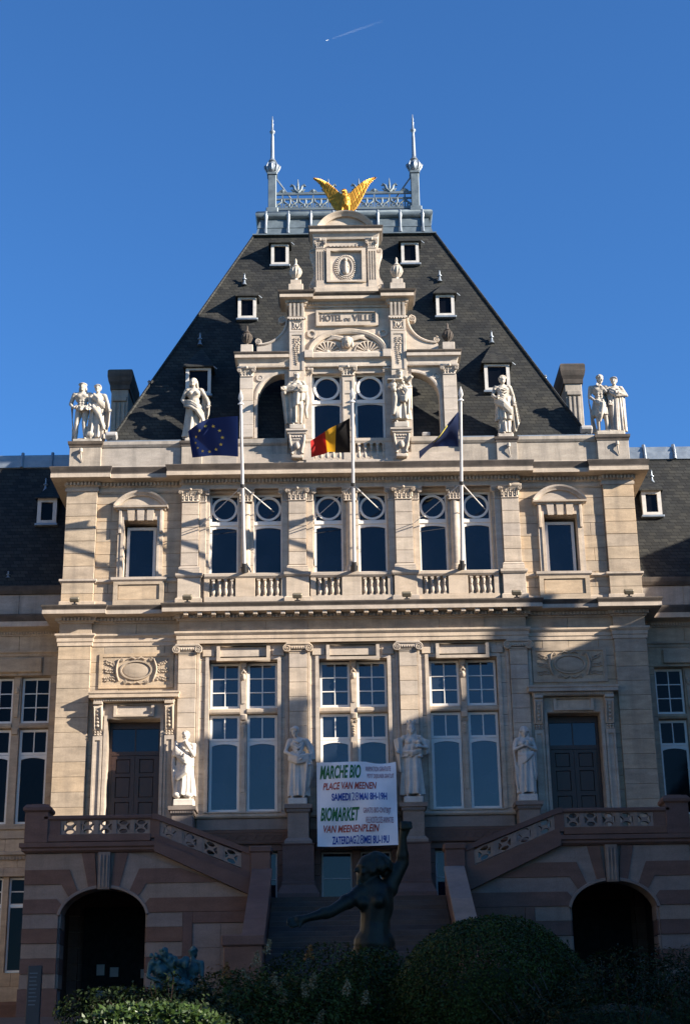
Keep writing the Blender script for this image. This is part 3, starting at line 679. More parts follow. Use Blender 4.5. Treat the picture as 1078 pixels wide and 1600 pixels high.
# --- attic parapet
PPR = [(-.3, 21.7), (.05, 21.7), (.05, 21.86), (.0, 21.90), (.0, 22.58), (.03, 22.60), (.08, 22.68), (.08, 22.80), (-.3, 22.83)]
for s in S2:
    q = [(-9.55, 52.6), (-9.55, 50.05), (-3.93, 50.05)] if s < 0 else [(3.93, 50.05), (9.55, 50.05), (9.55, 52.6)]
    par = ob('parapet', MB().sweep(q, PPR), 'grey_parapet_stone', HALL)
    for a, b in ((5.9, 8.55), (3.95, 5.08)):
        a, b = sorted((s*a, s*b)); ob('coping_flashing', MB().box(a, b, 50.06, 50.34, 22.835, 22.875), 'zinc_light', par)
for s in S2:
    a, b = sorted((s*8.64, s*9.74)); q = [(a, 51.0), (a, 49.90), (b, 49.90), (b, 51.0)]
    cpd = ob('corner_pedestal', MB().box(a, b, 49.90, 51.0, 21.70, 22.62, .012), 'grey_parapet_stone', HALL)
    ob('pedestal_cap', MB().sweep(q+[q[0]], [(-.2, 22.56), (.02, 22.57), (.02, 22.62), (.06, 22.68), (.07, 22.78), (-.2, 22.80)]).box(a+.02, b-.02, 49.92, 50.98, 22.60, 22.79), 'weathered_stone', cpd)
    a, b = sorted((s*5.13, s*5.85)); q = [(a, 50.9), (a, 49.93), (b, 49.93), (b, 50.9)]
    cpd = ob('parapet_pedestal', MB().box(a, b, 49.93, 50.9, 21.70, 22.60, .012), 'grey_parapet_stone', HALL)
    ob('pedestal_cap', MB().sweep(q+[q[0]], [(-.2, 22.56), (.02, 22.57), (.02, 22.62), (.06, 22.68), (.07, 22.76), (-.2, 22.78)]).box(a+.02, b-.02, 49.95, 50.88, 22.58, 22.77), 'weathered_stone', cpd)
# ================================================================== central gable
GS = 'gable_stone'
def quarter(x0, x1, z0, zs, zt, s):       # opening under half an arch, x0 outer, x1 inner
    pts = [(s*x0, z0), (s*x1, z0), (s*x1, zt)] + [(s*(x1-(x1-x0)*math.sin(R(90*i/12))), zs+(zt-zs)*math.cos(R(90*i/12))) for i in range(1, 13)]
    return pts
gh = [quarter(-3.23, -2.26, 22.96, 24.45, 25.44, 1), quarter(-3.23, -2.26, 22.96, 24.45, 25.44, -1)]
gh += [rect(-1.30, -.24, 22.92, 25.45), rect(.24, 1.30, 22.92, 25.45)]
gab = ob('gable', plate(rect(-3.80, 3.80, 21.7, 25.70), gh, 50.24, 50.70), GS, HALL)
ob('gable_upper_wall', plate(rect(-1.70, 1.70, 26.1, 28.4), [], 50.24, 50.70), GS, gab)
for s in S2: ob('gable_cheek', MB().box(s*1.885-.165, s*1.885+.165, 50.701, 53.4, 22.3, 28.3), 'zinc', gab)
ob('gable_roof', MB().prism([(-2.2, 28.32), (2.2, 28.32), (0, 29.0)], 50.75, 54.0), 'zinc', gab)
for s in S2:
    # archivolt and spandrel disc
    m = MB().arcsweep(s*2.26, 24.45, .97, .99, 90 if s > 0 else 90, 0 if s > 0 else 180, [(-.001, 50.26), (-.001, 50.20), (.05, 50.19), (.11, 50.20), (.11, 50.26)], 16)
    m.box(min(s*3.34, s*3.23), max(s*3.34, s*3.23), 50.20, 50.26, 22.96, 24.45)
    ob('archivolt', m, GS, gab)
    ob('spandrel_disc', MB().arcsweep(s*3.14, 25.30, .11, .11, 0, 360, [(-.03, 50.25), (-.03, 50.20), (.03, 50.20), (.03, 50.25)], 18).ball((s*3.14, 50.24, 25.30), (.08, .03, .08), 10, 6), GS, gab)
    # outer pilaster
    a, b = sorted((s*3.37, s*3.85))
    op = ob('outer_pilaster', MB().box(a, b, 50.12, 50.26, 22.95, 25.29, .01), GS, HALL)
    for k in range(5):
        block(op, a-.004, b+.004, 50.108, 50.25, 22.97+k*.464, 22.97+(k+1)*.464, GS)
    ob('capital', CORW, None, op, (s*3.61, 50.11, 25.29))
    # entablature over the side arch
    e = [(-3.88, 51.0), (-3.88, 50.10), (-2.10, 50.10)] if s < 0 else [(2.10, 50.10), (3.88, 50.10), (3.88, 51.0)]
    en = ob('side_entablature', MB().sweep(e, [(-.3, 25.66), (.0, 25.66), (.02, 25.72), (.0, 25.74), (.0, 25.84), (.05, 25.92), (.08, 25.96), (.15, 25.98), (.15, 26.10), (-.6, 26.10)]), GS, HALL)
    ob('gutter_moulding', MB().sweep(e, [(-.6, 26.101), (.155, 26.101), (.19, 26.16), (.19, 26.20), (-.6, 26.26)]), 'weathered_stone', en)
    ob('urn_pedestal', MB().box(s*3.62-.22, s*3.62+.22, 50.10, 50.56, 26.24, 26.58, .015), GS, en)
    # sweeping volute against the upper stage
    pts = []
    for i in range(22):
        t = i/21; a = R(180+90*t) if s < 0 else R(360-90*t)
        pts.append((s*(2.16+1.12*(1-math.sin(math.pi/2*(1-(1-t))))), 27.55-.95*math.sin(math.pi/2*t)))
    curve = [(s*(3.20-1.02*math.cos(R(90*i/16))), 27.62-.98*math.sin(R(90*i/16))) for i in range(17)]
    m = MB().prism([(s*2.08, 26.27), (s*3.26, 26.27), (s*3.26, 26.58)] + curve[::-1] + [(s*2.08, 27.62)], 50.28, 50.50)
    m.tube([(x, 50.27, z) for x, z in curve], .05, 6)
    volute(m, s*2.36, 50.26, 27.62, .14, -s, .2); volute(m, s*3.20, 50.26, 26.76, .12, s, .2)
    ob('volute_buttress', m, GS, gab, smooth=45)
    # tall pilaster
    a, b = s*1.82-.28, s*1.82+.28
    mp = ob('gable_pilaster', MB().box(a, b, 50.06, 50.4, 22.5, 28.2, .01), GS, HALL)
    ob('carved_panel', plate(rect(a+.02, b-.02, 25.5, 27.0), [rect(a+.10, b-.10, 25.5, 26.9)], 50.03, 50.07), GS, mp)
    m = MB(); rd = random.Random(3)
    for k in range(14):
        z = 26.75-k*.075; w = .12*(1-k/16)
        for t in S2: m.ball((s*1.82+t*w*rd.uniform(.4, 1), 50.045, z), (.04, .03, .03), 6, 4)
    m.tube([(s*1.82, 50.05, 26.8), (s*1.82, 50.045, 25.7)], .014, 5)
    ob('drop_carving', m, GS, mp, smooth=60)
    ob('carved_panel', plate(rect(a+.02, b-.02, 27.02, 27.50), [rect(a+.09, b-.09, 27.09, 27.43)], 50.03, 50.07), GS, mp)
    m = MB()
    for t in S2:
        m.tube([(s*1.82+t*.03, 50.045, 27.12), (s*1.82+t*.10, 50.035, 27.22), (s*1.82+t*.08, 50.035, 27.34), (s*1.82+t*.15, 50.045, 27.40)], .022, 6); m.ball((s*1.82+t*.13, 50.04, 27.15), .03, 6, 5)
    m.ball((s*1.82, 50.04, 27.28), (.06, .04, .08), 8, 6); ob('rosette', m, GS, mp, smooth=60)
    br = MB().box(a-.06, b+.06, 49.98, 50.08, 27.52, 27.60, .01)
    for k in range(4): br.prismx([(50.08, 27.64), (50.02, 27.64), (49.90, 28.10), (50.08, 28.10)], a+.02+k*.145, a+.105+k*.145)
    for k in range(6): br.ball((a+.04+k*.096, 49.985, 27.51), .03, 6, 4)
    ob('fluted_bracket', br, GS, mp)
    # statue console
    cs = MB().sweep([(s*1.82-.30, 50.2), (s*1.82-.30, 49.72), (s*1.82+.30, 49.72), (s*1.82+.30, 50.2)], [(-.2, 22.90), (.02, 22.90), (.03, 22.96), (.08, 23.0), (.08, 23.06), (-.2, 23.08)]).box(s*1.82-.25, s*1.82+.25, 49.78, 50.2, 22.99, 23.075)
    x = s*1.82
    cs.add([(x-.30, 49.74, 22.9), (x+.30, 49.74, 22.9), (x+.30, 50.2, 22.9), (x-.30, 50.2, 22.9), (x-.27, 49.76, 22.62), (x+.27, 49.76, 22.62), (x+.27, 50.2, 22.62), (x-.27, 50.2, 22.62), (x-.15, 49.92, 22.18), (x+.15, 49.92, 22.18), (x+.15, 50.2, 22.18), (x-.15, 50.2, 22.18)],
           [(0, 1, 5, 4), (4, 5, 9, 8), (1, 2, 6, 5), (5, 6, 10, 9), (3, 0, 4, 7), (7, 4, 8, 11), (8, 9, 10, 11)])
    for t in S2: cs.tube([(x+t*.26, 49.73, 22.86), (x+t*.24, 49.74, 22.62), (x+t*.15, 49.88, 22.3), (x+t*.19, 49.86, 22.2)], [.04, .045, .04, .05], 8)
    for k in range(4): cs.ball((x-.15+k*.1, 49.73, 22.80), .032, 6, 5); cs.ball((x-.1+k*.066, 49.745, 22.70), .026, 6, 5)
    cs.ball((x, 49.78, 22.48), (.10, .08, .14), 10, 8); cs.box(x-.2, x+.2, 49.86, 50.2, 22.06, 22.17, .02)
    ob('statue_console', cs, GS, HALL, smooth=40)
# centre: windows with oculi, middle pier, entablature, tympanum
for s in S2:
    cxm = s*.765
    w = ob('window', plate(rect(cxm-.53, cxm+.53, 22.90, 25.46), [archpoly(cxm-.45, cxm+.45, 22.97, 24.26, .05), rect(cxm-.46, cxm+.46, 24.50, 25.40)], 50.46, 50.52), 'white_paint', HALL)
    pane(w, archpoly(cxm-.455, cxm+.455, 22.965, 24.265, .05), 50.49); pane(w, rect(cxm-.465, cxm+.465, 24.495, 25.405), 50.505)
    ob('oculus_ring', MB().arcsweep(cxm, 24.95, .42, .42, 0, 360, [(-.04, 50.45), (.05, 50.44), (.05, 50.50), (-.04, 50.50)], 40), 'white_paint', w)
    ob('transom_bar', MB().box(cxm-.525, cxm+.525, 50.42, 50.48, 24.33, 24.44, .01), 'white_paint', w)
    ob('capital', CORW, None, gab, (s*1.42, 50.22, 25.28), scale=(.55, .8, .95))
    ob('jamb_pilaster', MB().box(s*1.42-.12, s*1.42+.12, 50.16, 50.25, 22.9, 25.29, .008), GS, gab)
mp = ob('middle_pier', MB().box(-.225, .225, 50.14, 50.40, 22.9, 25.30, .01), GS, gab)
ob('pier_panel', plate(rect(-.2, .2, 23.2, 25.2), [rect(-.13, .13, 24.72, 25.1), rect(-.13, .13, 23.3, 24.6)], 50.11, 50.145), GS, gab)
ob('capital', CORW, None, gab, (0, 50.12, 25.29))
en = ob('gable_entablature', MB().sweep([(-1.54, 50.12), (1.54, 50.12)], [(-.3, 25.66), (.02, 25.66), (.02, 25.74), (.0, 25.76), (.0, 25.86), (.05, 25.94), (.14, 25.97), (.15, 26.12), (.10, 26.2), (-.3, 26.24)]), GS, HALL)
for s in S2: ob('entablature_block', MB().box(s*1.40-.15, s*1.40+.15, 49.93, 50.2, 25.95, 26.25, .01), GS, en)
ty = ob('tympanum', MB().arcsweep(0, 26.24, 1.36, .86, 0, 180, [(-.12, 50.26), (-.12, 50.16), (-.05, 50.12), (.04, 50.10), (.08, 50.14), (.08, 50.26)], 36), GS, gab)
m = MB()
for s in S2:                                                     # fan shells and winged mask
    for k in range(9):
        a = R(8+k*20.5); x, z = s*.72, 26.26
        m.tube([(x+.10*math.cos(a), 50.22, z+.08*math.sin(a)), (x+.45*math.cos(a)*.92, 50.20, z+.42*math.sin(a))], [.015, .035], 6)
    m.arcsweep(s*.72, 26.26, .47, .43, 0, 180, [(-.02, 50.25), (-.02, 50.19), (.02, 50.19), (.02, 50.25)], 16)
    m.ball((s*.72, 50.21, 26.29), (.09, .05, .07), 8, 6)
    for k in range(5): m.tube([(s*.16, 50.19, 26.72+k*.03), (s*(.45+.05*k), 50.18, 26.80+k*.035), (s*(.80-.05*k), 50.21, 26.72+k*.045)], [.05, .04, .015], 6)
m.ball((0, 50.14, 26.62), (.16, .14, .22), 14, 10); m.ball((0, 50.01, 26.60), (.025, .04, .06), 6, 5); m.ball((0, 50.18, 26.72), (.21, .14, .16), 12, 8); m.ball((0, 50.04, 26.50), (.05, .03, .02), 6, 4)
for s in S2: m.ball((s*.06, 50.025, 26.66), (.03, .02, .018), 6, 4); m.ball((s*.16, 50.14, 26.56), (.06, .08, .16), 8, 6)
ob('winged_mask', m, GS, ty, smooth=60)
for s in S2: ob('spandrel_scroll', MB().arcsweep(s*1.28, 27.02, .13, .13, 0, 360, [(-.035, 50.25), (-.035, 50.19), (.035, 50.19), (.035, 50.25)], 20).tube([(s*1.15, 50.21, 26.99), (s*1.25, 50.21, 26.72), (s*1.45, 50.21, 26.4)], .03, 6), GS, gab, smooth=45)
pl = ob('name_plaque', plate(rect(-1.12, 1.12, 27.30, 27.92), [rect(-1.03, 1.03, 27.39, 27.84)], 50.12, 50.26), GS, gab)
ob('plaque_field', MB().box(-1.035, 1.035, 50.19, 50.24, 27.385, 27.845), GS, gab)
def text_mesh(body, size, depth=.02, shear=0.0, bold=0.0, sx=1.0):
    cu = bpy.data.curves.new('tmp', 'FONT'); cu.body = body; cu.size = size; cu.extrude = depth; cu.shear = shear; cu.offset = bold; cu.align_x = 'LEFT'; cu.resolution_u = 4
    o = bpy.data.objects.new('tmp', cu); COL.objects.link(o)
    me = bpy.data.meshes.new_from_object(o.evaluated_get(bpy.context.evaluated_depsgraph_get()))
    bpy.data.objects.remove(o); bpy.data.curves.remove(cu)
    n = len(me.vertices); co = np.empty(n*3); me.vertices.foreach_get('co', co); co = co.reshape(-1, 3)
    return me, co
def place_text(name, body, x0, x1, z0, z1, y, mat, parent, depth=.012, shear=0.0, bold=0.0, yfun=None):
    """lettering stretched to fill a box in the facade plane"""
    me, co = text_mesh(body, 1.0, depth, shear, bold)
    lo, hi = co[:, :2].min(0), co[:, :2].max(0)
    x = x0+(co[:, 0]-lo[0])/(hi[0]-lo[0])*(x1-x0); z = z0+(co[:, 1]-lo[1])/(hi[1]-lo[1])*(z1-z0)
    yy = y-co[:, 2] if yfun is None else y-co[:, 2]+np.array([yfun(a, b) for a, b in zip(x, z)])
    me.vertices.foreach_set('co', np.stack([x, yy, z], 1).ravel()); me.update()
    return ob(name, me, mat, parent)
place_text('lettering', 'HOTEL', -.96, -.16, 27.50, 27.76, 50.185, 'lead_letter', pl, .015, 0, .012)
place_text('lettering', 'DE', -.08, .12, 27.50, 27.62, 50.185, 'lead_letter', pl, .015, 0, .008)
place_text('lettering', 'VILLE', .20, .96, 27.50, 27.76, 50.185, 'lead_letter', pl, .015, 0, .012)
GP = [(-2.14, 50.9), (-2.14, 50.02), (-1.50, 50.02), (-1.50, 50.20), (1.50, 50.20), (1.50, 50.02), (2.14, 50.02), (2.14, 50.9)]
gc = ob('gable_cornice', MB().sweep(GP, [(-.3, 28.06), (.02, 28.06), (.03, 28.12), (.08, 28.14), (.08, 28.24), (.12, 28.26), (.28, 28.28), (.28, 28.40), (-.5, 28.40)]), GS, HALL)
ob('gutter_moulding', MB().sweep(GP, [(-.5, 28.401), (.285, 28.401), (.34, 28.47), (.36, 28.53), (-.5, 28.60)]), 'weathered_stone', gc)
ob('dentil_course', dentils(GP, .07, .125, 28.15, 28.235, .085, .045), GS, gc, kind='stuff')
# crowning aedicule
ae = ob('aedicule', MB().box(-1.12, 1.12, 50.24, 51.0, 28.6, 31.1), GS, HALL)
ob('aedicule_base', MB().box(-1.20, 1.20, 50.10, 50.9, 28.56, 28.86, .015).box(-.86, .86, 50.17, 50.9, 28.861, 29.06, .015), GS, ae)
for s in S2:
    x = s*.95
    ob('aedicule_pilaster', plate(rect(x-.155, x+.155, 28.87, 30.45), [rect(x-.115, x-.065, 29.15, 30.35), rect(x-.025, x+.025, 29.15, 30.35), rect(x+.065, x+.115, 29.15, 30.35)], 50.14, 50.23), GS, ae)
    ob('pilaster_back', MB().box(x-.15, x+.15, 50.19, 50.239, 29.0, 30.45), GS, ae)
    ob('capital', CORW, None, ae, (x, 50.15, 30.46), scale=(.72, .9, 1.1))
    sc = [(s*1.12, 28.88), (s*1.36, 28.88), (s*1.34, 29.1), (s*1.22, 29.35), (s*1.19, 29.7), (s*1.26, 30.1), (s*1.34, 30.35), (s*1.30, 30.55), (s*1.12, 30.6)]
    m = MB().prism(sc, 50.32, 50.62); volute(m, s*1.26, 50.31, 30.45, .085, -s, .25); volute(m, s*1.27, 50.31, 28.98, .09, s, .25)
    ob('side_scroll', m, GS, ae, smooth=45)
    ob('urn_pedestal', MB().box(s*1.85-.27, s*1.85+.27, 50.08, 50.62, 28.58, 29.0, .015).box(s*1.85-.20, s*1.85+.20, 50.14, 50.56, 28.99, 29.20, .015), GS, gc)
ob('panel_frame', plate(rect(-.72, .72, 29.07, 30.46), [rect(-.57, .57, 29.14, 30.36)], 50.10, 50.24), GS, ae)
m = MB()
m.arcsweep(-.02, 29.74, .26, .38, 0, 360, [(-.03, 50.235), (-.03, 50.19), (.03, 50.19), (.03, 50.235)], 24)
rd = random.Random(8)
for k in range(34):
    a = 2*math.pi*k/34; m.ball((-.02+.34*math.cos(a), 50.225, 29.74+.46*math.sin(a)), (.05, .04, .04), 6, 4); m.ball((-.02+.40*math.cos(a+.1), 50.228, 29.72+.50*math.sin(a+.1)), (.035, .025, .035), 5, 4)
m.cap((-.02, 50.20, 29.50), (-.02, 50.20, 29.90), .10, .08, 8); m.ball((-.02, 50.19, 30.02), .07, 8, 6); m.cap((-.08, 50.19, 29.86), (.06, 50.16, 29.74), .035, .03, 6)
for t in S2: m.tube([(t*.08-.02, 50.2, 29.45), (t*.12-.02, 50.2, 29.7), (t*.07-.02, 50.2, 29.9)], .025, 6)
ob('arms_relief', m, GS, ae, smooth=60)
ob('bead_row', dentils([(-.62, 50.22), (.62, 50.22)], 0, .06, 30.56, 30.66, .14, .09), GS, ae)
q = [(-1.16, 51.0), (-1.16, 50.14), (1.16, 50.14), (1.16, 51.0)]
ac = ob('aedicule_cornice', MB().sweep(q, [(-.2, 30.86), (.0, 30.86), (.02, 30.92), (.05, 31.0), (.07, 31.06), (.17, 31.10), (.17, 31.20), (-.6, 31.20)]), GS, ae)
ob('gutter_moulding', MB().sweep(q, [(-.6, 31.201), (.175, 31.201), (.22, 31.28), (.22, 31.32), (-.6, 31.36)]), 'weathered_stone', ae)
r = (1.07**2+.70**2)/(2*.70); h = math.degrees(math.asin(1.06/r))
m = MB().arcsweep(0, 32.06-r, r, r, 90-h, 90+h, [(-.18, 50.95), (-.18, 50.22), (-.12, 50.18), (-.04, 50.10), (0, 50.08), (.03, 50.95)], 28)
m.prism([(-.95, 31.34), (.95, 31.34)] + arc(0, 32.06-r, r-.16, r-.16, 90-h+8, 90+h-8, 16), 50.32, 50.95)
ob('arched_pediment', m, GS, ae)
# balcony rail and low parapet in front of the gable windows
for s in S2:
    a, b = sorted((s*3.92, s*2.16))
    ob('gable_parapet', MB().sweep([(a, 50.15), (b, 50.15)], [(-.1, 21.7), (.0, 21.7), (.0, 22.64), (.04, 22.66), (.08, 22.72), (.09, 22.88), (-.1, 22.93)]), 'grey_parapet_stone', HALL)
ob('handrail', MB().sweep([(-1.52, 50.10), (1.52, 50.10)], [(-.12, 22.66), (.03, 22.66), (.07, 22.74), (.07, 22.84), (-.12, 22.88)]), GS, HALL)
ob('balustrade_base', MB().box(-1.52, 1.52, 50.04, 50.22, 21.7, 22.04, .01), GS, HALL)
for x in (-1.44, -.0, 1.44): ob('balustrade_block', MB().box(x-.2, x+.2, 50.05, 50.2, 22.041, 22.665, .008), GS, HALL)
for s in S2:
    for k in range(5): ob('baluster', BALU, None, HALL, (s*(.34+k*.215), 50.12, 22.03))

# ================================================================== roof
RB, RT = (8.78, 50.25, 65.2, 22.3), (3.685, 55.286, 60.16, 34.05)
def roofy(z): return RB[1]+(z-RB[3])*(RT[1]-RB[1])/(RT[3]-RB[3])
m = MB(); b, t = RB, RT
m.add([(-b[0], b[1], b[3]), (b[0], b[1], b[3]), (b[0], b[2], b[3]), (-b[0], b[2], b[3]), (-t[0], t[1], t[3]), (t[0], t[1], t[3]), (t[0], t[2], t[3]), (-t[0], t[2], t[3])],
      [(0, 1, 5, 4), (1, 2, 6, 5), (2, 3, 7, 6), (3, 0, 4, 7), (4, 5, 6, 7)])
roof = ob('roof', m, 'slate', HALL)
for s in S2: ob('hip_flashing', MB().tube([(s*8.76, 50.27, 22.35), (s*3.685, 55.27, 34.06)], .055, 6), 'slate', roof)
# zinc crown: flashing skirt, roll moulding, ribs
OFF = (0, -.75, -.20)
cr = ob('zinc_crown', MB().sweep([(-3.63, 61.0), (-3.63, 55.98), (3.63, 55.98), (3.63, 61.0)], [(-.3, 34.22), (.10, 34.22), (.10, 34.27), (-.02, 34.30), (-.10, 34.62), (-.08, 34.64), (-.20, 35.12), (-.3, 35.15)]), 'zinc', HALL, loc=OFF)
ob('ridge_roll', MB().sweep([(-3.38, 60.7), (-3.38, 56.26), (3.38, 56.26), (3.38, 60.7)], [(.05+.20*math.cos(R(a)), 35.28+.20*math.sin(R(a))) for a in range(-90, 270, 30)]), 'zinc', cr, loc=OFF, smooth=60)
for k in range(8):
    x = -3.2+k*6.4/7
    ob('crown_rib', MB().tube([(x, 55.90, 34.28), (x, 56.02, 34.7), (x, 56.12, 35.05), (x, 56.06, 35.2), (x, 56.08, 35.38), (x, 56.22, 35.47)], [.06, .045, .06, .08, .08, .06], 6), 'zinc_light', cr, loc=OFF, smooth=45)
ob('crown_deck', MB().box(-3.4, 3.4, 56.25, 60.7, 35.30, 35.44), 'zinc', cr, loc=OFF)
# ironwork cresting
CY = 56.3
m = MB()
m.box(-2.85, 2.85, CY-.04, CY+.04, 35.60, 35.70).box(-2.85, 2.85, CY-.04, CY+.04, 36.32, 36.43).box(-2.85, 2.85, CY-.03, CY+.03, 36.08, 36.15)
rails = ob('cresting_rail', m, 'zinc', HALL, loc=OFF)
for k in range(9):
    x = -2.52+k*.63; m = MB()
    big = k in (1, 3, 5, 7)
    for t in S2:
        m.tube([(x+t*.30, CY, 35.70), (x+t*.22, CY, 35.86), (x+t*.06, CY, 35.98), (x+t*.05, CY, 36.12)], .045, 6)
        m.tube([(x+t*.30, CY, 36.12), (x+t*.31, CY, 35.95), (x+t*.24, CY, 35.76)], .04, 6)
        m.arcsweep(x+t*.16, 35.79, .07, .07, 0, 360, [(-.03, CY-.03), (.03, CY-.03), (.03, CY+.03), (-.03, CY+.03)], 10)
    m.box(x-.03, x+.03, CY-.025, CY+.025, 35.69, 36.34)
    if big:
        for t in S2:
            m.tube([(x, CY, 36.42), (x+t*.13, CY, 36.55), (x+t*.17, CY, 36.72), (x+t*.27, CY, 36.80), (x+t*.30, CY, 36.72)], [.075, .07, .06, .055, .045], 6)
            m.tube([(x, CY, 36.52), (x+t*.2, CY, 36.50), (x+t*.28, CY, 36.58)], [.06, .05, .03], 6)
        m.tube([(x, CY, 36.40), (x, CY, 36.75), (x, CY, 37.08)], [.06, .05, .01], 6); m.ball((x, CY, 36.72), .06, 8, 6)
    else:
        for t in S2: m.tube([(x, CY, 36.42), (x+t*.10, CY, 36.50), (x+t*.14, CY, 36.43)], [.06, .06, .05], 6)
        m.ball((x, CY, 36.50), (.09, .07, .09), 8, 6)
    ob('cresting_panel', m, 'zinc', rails, loc=OFF, smooth=45)
for s in S2:
    x = s*2.95
    po = ob('crest_post', MB().box(x-.17, x+.17, CY-.17, CY+.17, 35.5, 37.25, .02).box(x-.25, x+.25, CY-.25, CY+.25, 35.3, 35.62, .03).box(x-.21, x+.21, CY-.21, CY+.21, 37.2, 37.32, .02), 'zinc', HALL, loc=OFF)
    m = MB().lathe([(.12, 0), (.20, .10), (.26, .25), (.24, .4), (.15, .5), (.12, .56), (.17, .62), (.10, .72), (.085, .8), (.07, 1.7), (.05, 1.95), (.11, 2.02), (.12, 2.08), (.05, 2.16), (.04, 2.4), (.055, 2.44), (.03, 2.5), (.045, 2.62), (.02, 2.72), (.012, 2.85)], x, CY, 37.32, 12)
    for k in range(8):
        a = math.pi*k/4
        m.tube([(x+.22*math.cos(a), CY+.22*math.sin(a), 37.42), (x+.30*math.cos(a), CY+.30*math.sin(a), 37.6), (x+.24*math.cos(a), CY+.24*math.sin(a), 37.8)], [.03, .05, .02], 5)
    for t in S2: volute(m, x+t*.28, CY, 37.68, .07, t, .05)
    ob('finial', m, 'zinc_light', po, loc=OFF, smooth=50)
    ob('stay_rod', MB().tube([(x-s*.17, CY, 37.1), (x-s*1.0, CY+.9, 36.3), (x-s*1.6, CY+1.6, 35.5)], .035, 6), 'zinc_light', po, loc=OFF)
# dormers
def dormer(cx, zb, w, h, apexz, nm='dormer'):
    yb = roofy(zb)-.10; m = MB()
    d = ob(nm, plate(rect(cx-w/2, cx+w/2, zb, zb+h), [rect(cx-w/2+.12, cx+w/2-.12, zb+.11, zb+h-.13)], yb-.03, yb+.10), 'dormer_paint', roof)
    ob('pane', MB().box(cx-w/2+.13, cx+w/2-.13, yb+.05, yb+.06, zb+.11, zb+h-.13), 'dark_glass', roof)
    # cheeks
    yt = roofy(zb+h)+.05
    m = MB()
    for s in S2: m.add([(cx+s*(w/2-.02), yb+.1, zb), (cx+s*(w/2-.02), yb+.1, zb+h), (cx+s*(w/2-.02), yt, zb+h)], [(0, 1, 2)])
    ob('dormer_cheek', m, 'zinc', roof)
    e = w/2+.10; ze = zb+h; ya = roofy(apexz); ye = roofy(ze)
    m = MB().add([(cx-e, yb-.16, ze), (cx+e, yb-.16, ze), (cx+e, ye+.1, ze), (cx-e, ye+.1, ze), (cx, ya+.05, apexz), (cx-e, yb-.16, ze-.05), (cx+e, yb-.16, ze-.05), (cx+e, ye+.1, ze-.05), (cx-e, ye+.1, ze-.05)],
                 [(0, 1, 4), (1, 2, 4), (3, 0, 4), (0, 5, 6, 1), (1, 6, 7, 2), (0, 3, 8, 5), (5, 8, 7, 6)])
    ob('dormer_roof', m, 'slate', roof)
    ob('dormer_sill', MB().box(cx-w/2-.06, cx+w/2+.06, yb-.1, yb+.1, zb-.09, zb-.005, .01), 'zinc_light', roof)
    ob('lead_hook', MB().tube([(cx+e, yb-.12, ze-.03), (cx+e+.12, yb-.08, ze-.12)], .02, 5), 'zinc_light', roof)
for s in S2:
    dormer(s*2.59, 32.20, .70, .98, 33.83); dormer(s*3.80, 29.16, .70, .95, 31.05); dormer(s*5.45, 25.22, .92, 1.10, 27.7)
VENT = MB().lathe([(.11, 0), (.09, .04), (.05, .12), (.04, .22), (.09, .24), (.09, .27), (.035, .30), (.03, .45), (.05, .47), (.01, .52)], seg=10).mesh('roof_vent', 45); VENT.materials.append(MATS['zinc_light'])
for x, z in ((-3.97, 31.1), (3.70, 31.15), (-5.53, 27.8), (5.45, 27.7)): ob('roof_vent', VENT, None, roof, (x, roofy(z)-.03, z))
for s in S2: ob('roof_vent', VENT, None, roof, (s*7.45, 53.0, 25.75), scale=(1.5, 1.5, 1.6))
# chimneys
for s in S2:
    x = s*9.05
    ch = ob('chimney', MB().box(x-.34, x+.34, 56.4, 58.3, 22.3, 28.0, .02), 'grey_parapet_stone', HALL)
    ob('chimney_cap', MB().sweep([(x-.34, 58.3), (x-.34, 56.4), (x+.34, 56.4), (x+.34, 58.3), (x-.34, 58.3)], [(-.1, 27.75), (.05, 27.77), (.06, 27.95), (.12, 28.1), (.16, 28.3), (.16, 28.55), (.11, 28.62), (-.1, 28.65)]).box(x-.3, x+.3, 56.44, 58.26, 27.9, 28.64), 'weathered_stone', ch)
    ob('chimney_flutes', MB().box(x-.22, x-.13, 56.34, 56.42, 24, 27.2, .01).box(x-.045, x+.045, 56.34, 56.42, 24, 27.2, .01).box(x+.13, x+.22, 56.34, 56.42, 24, 27.2, .01).box(x-.29, x+.29, 56.32, 56.42, 27.25, 27.45, .02), 'grey_parapet_stone', ch)
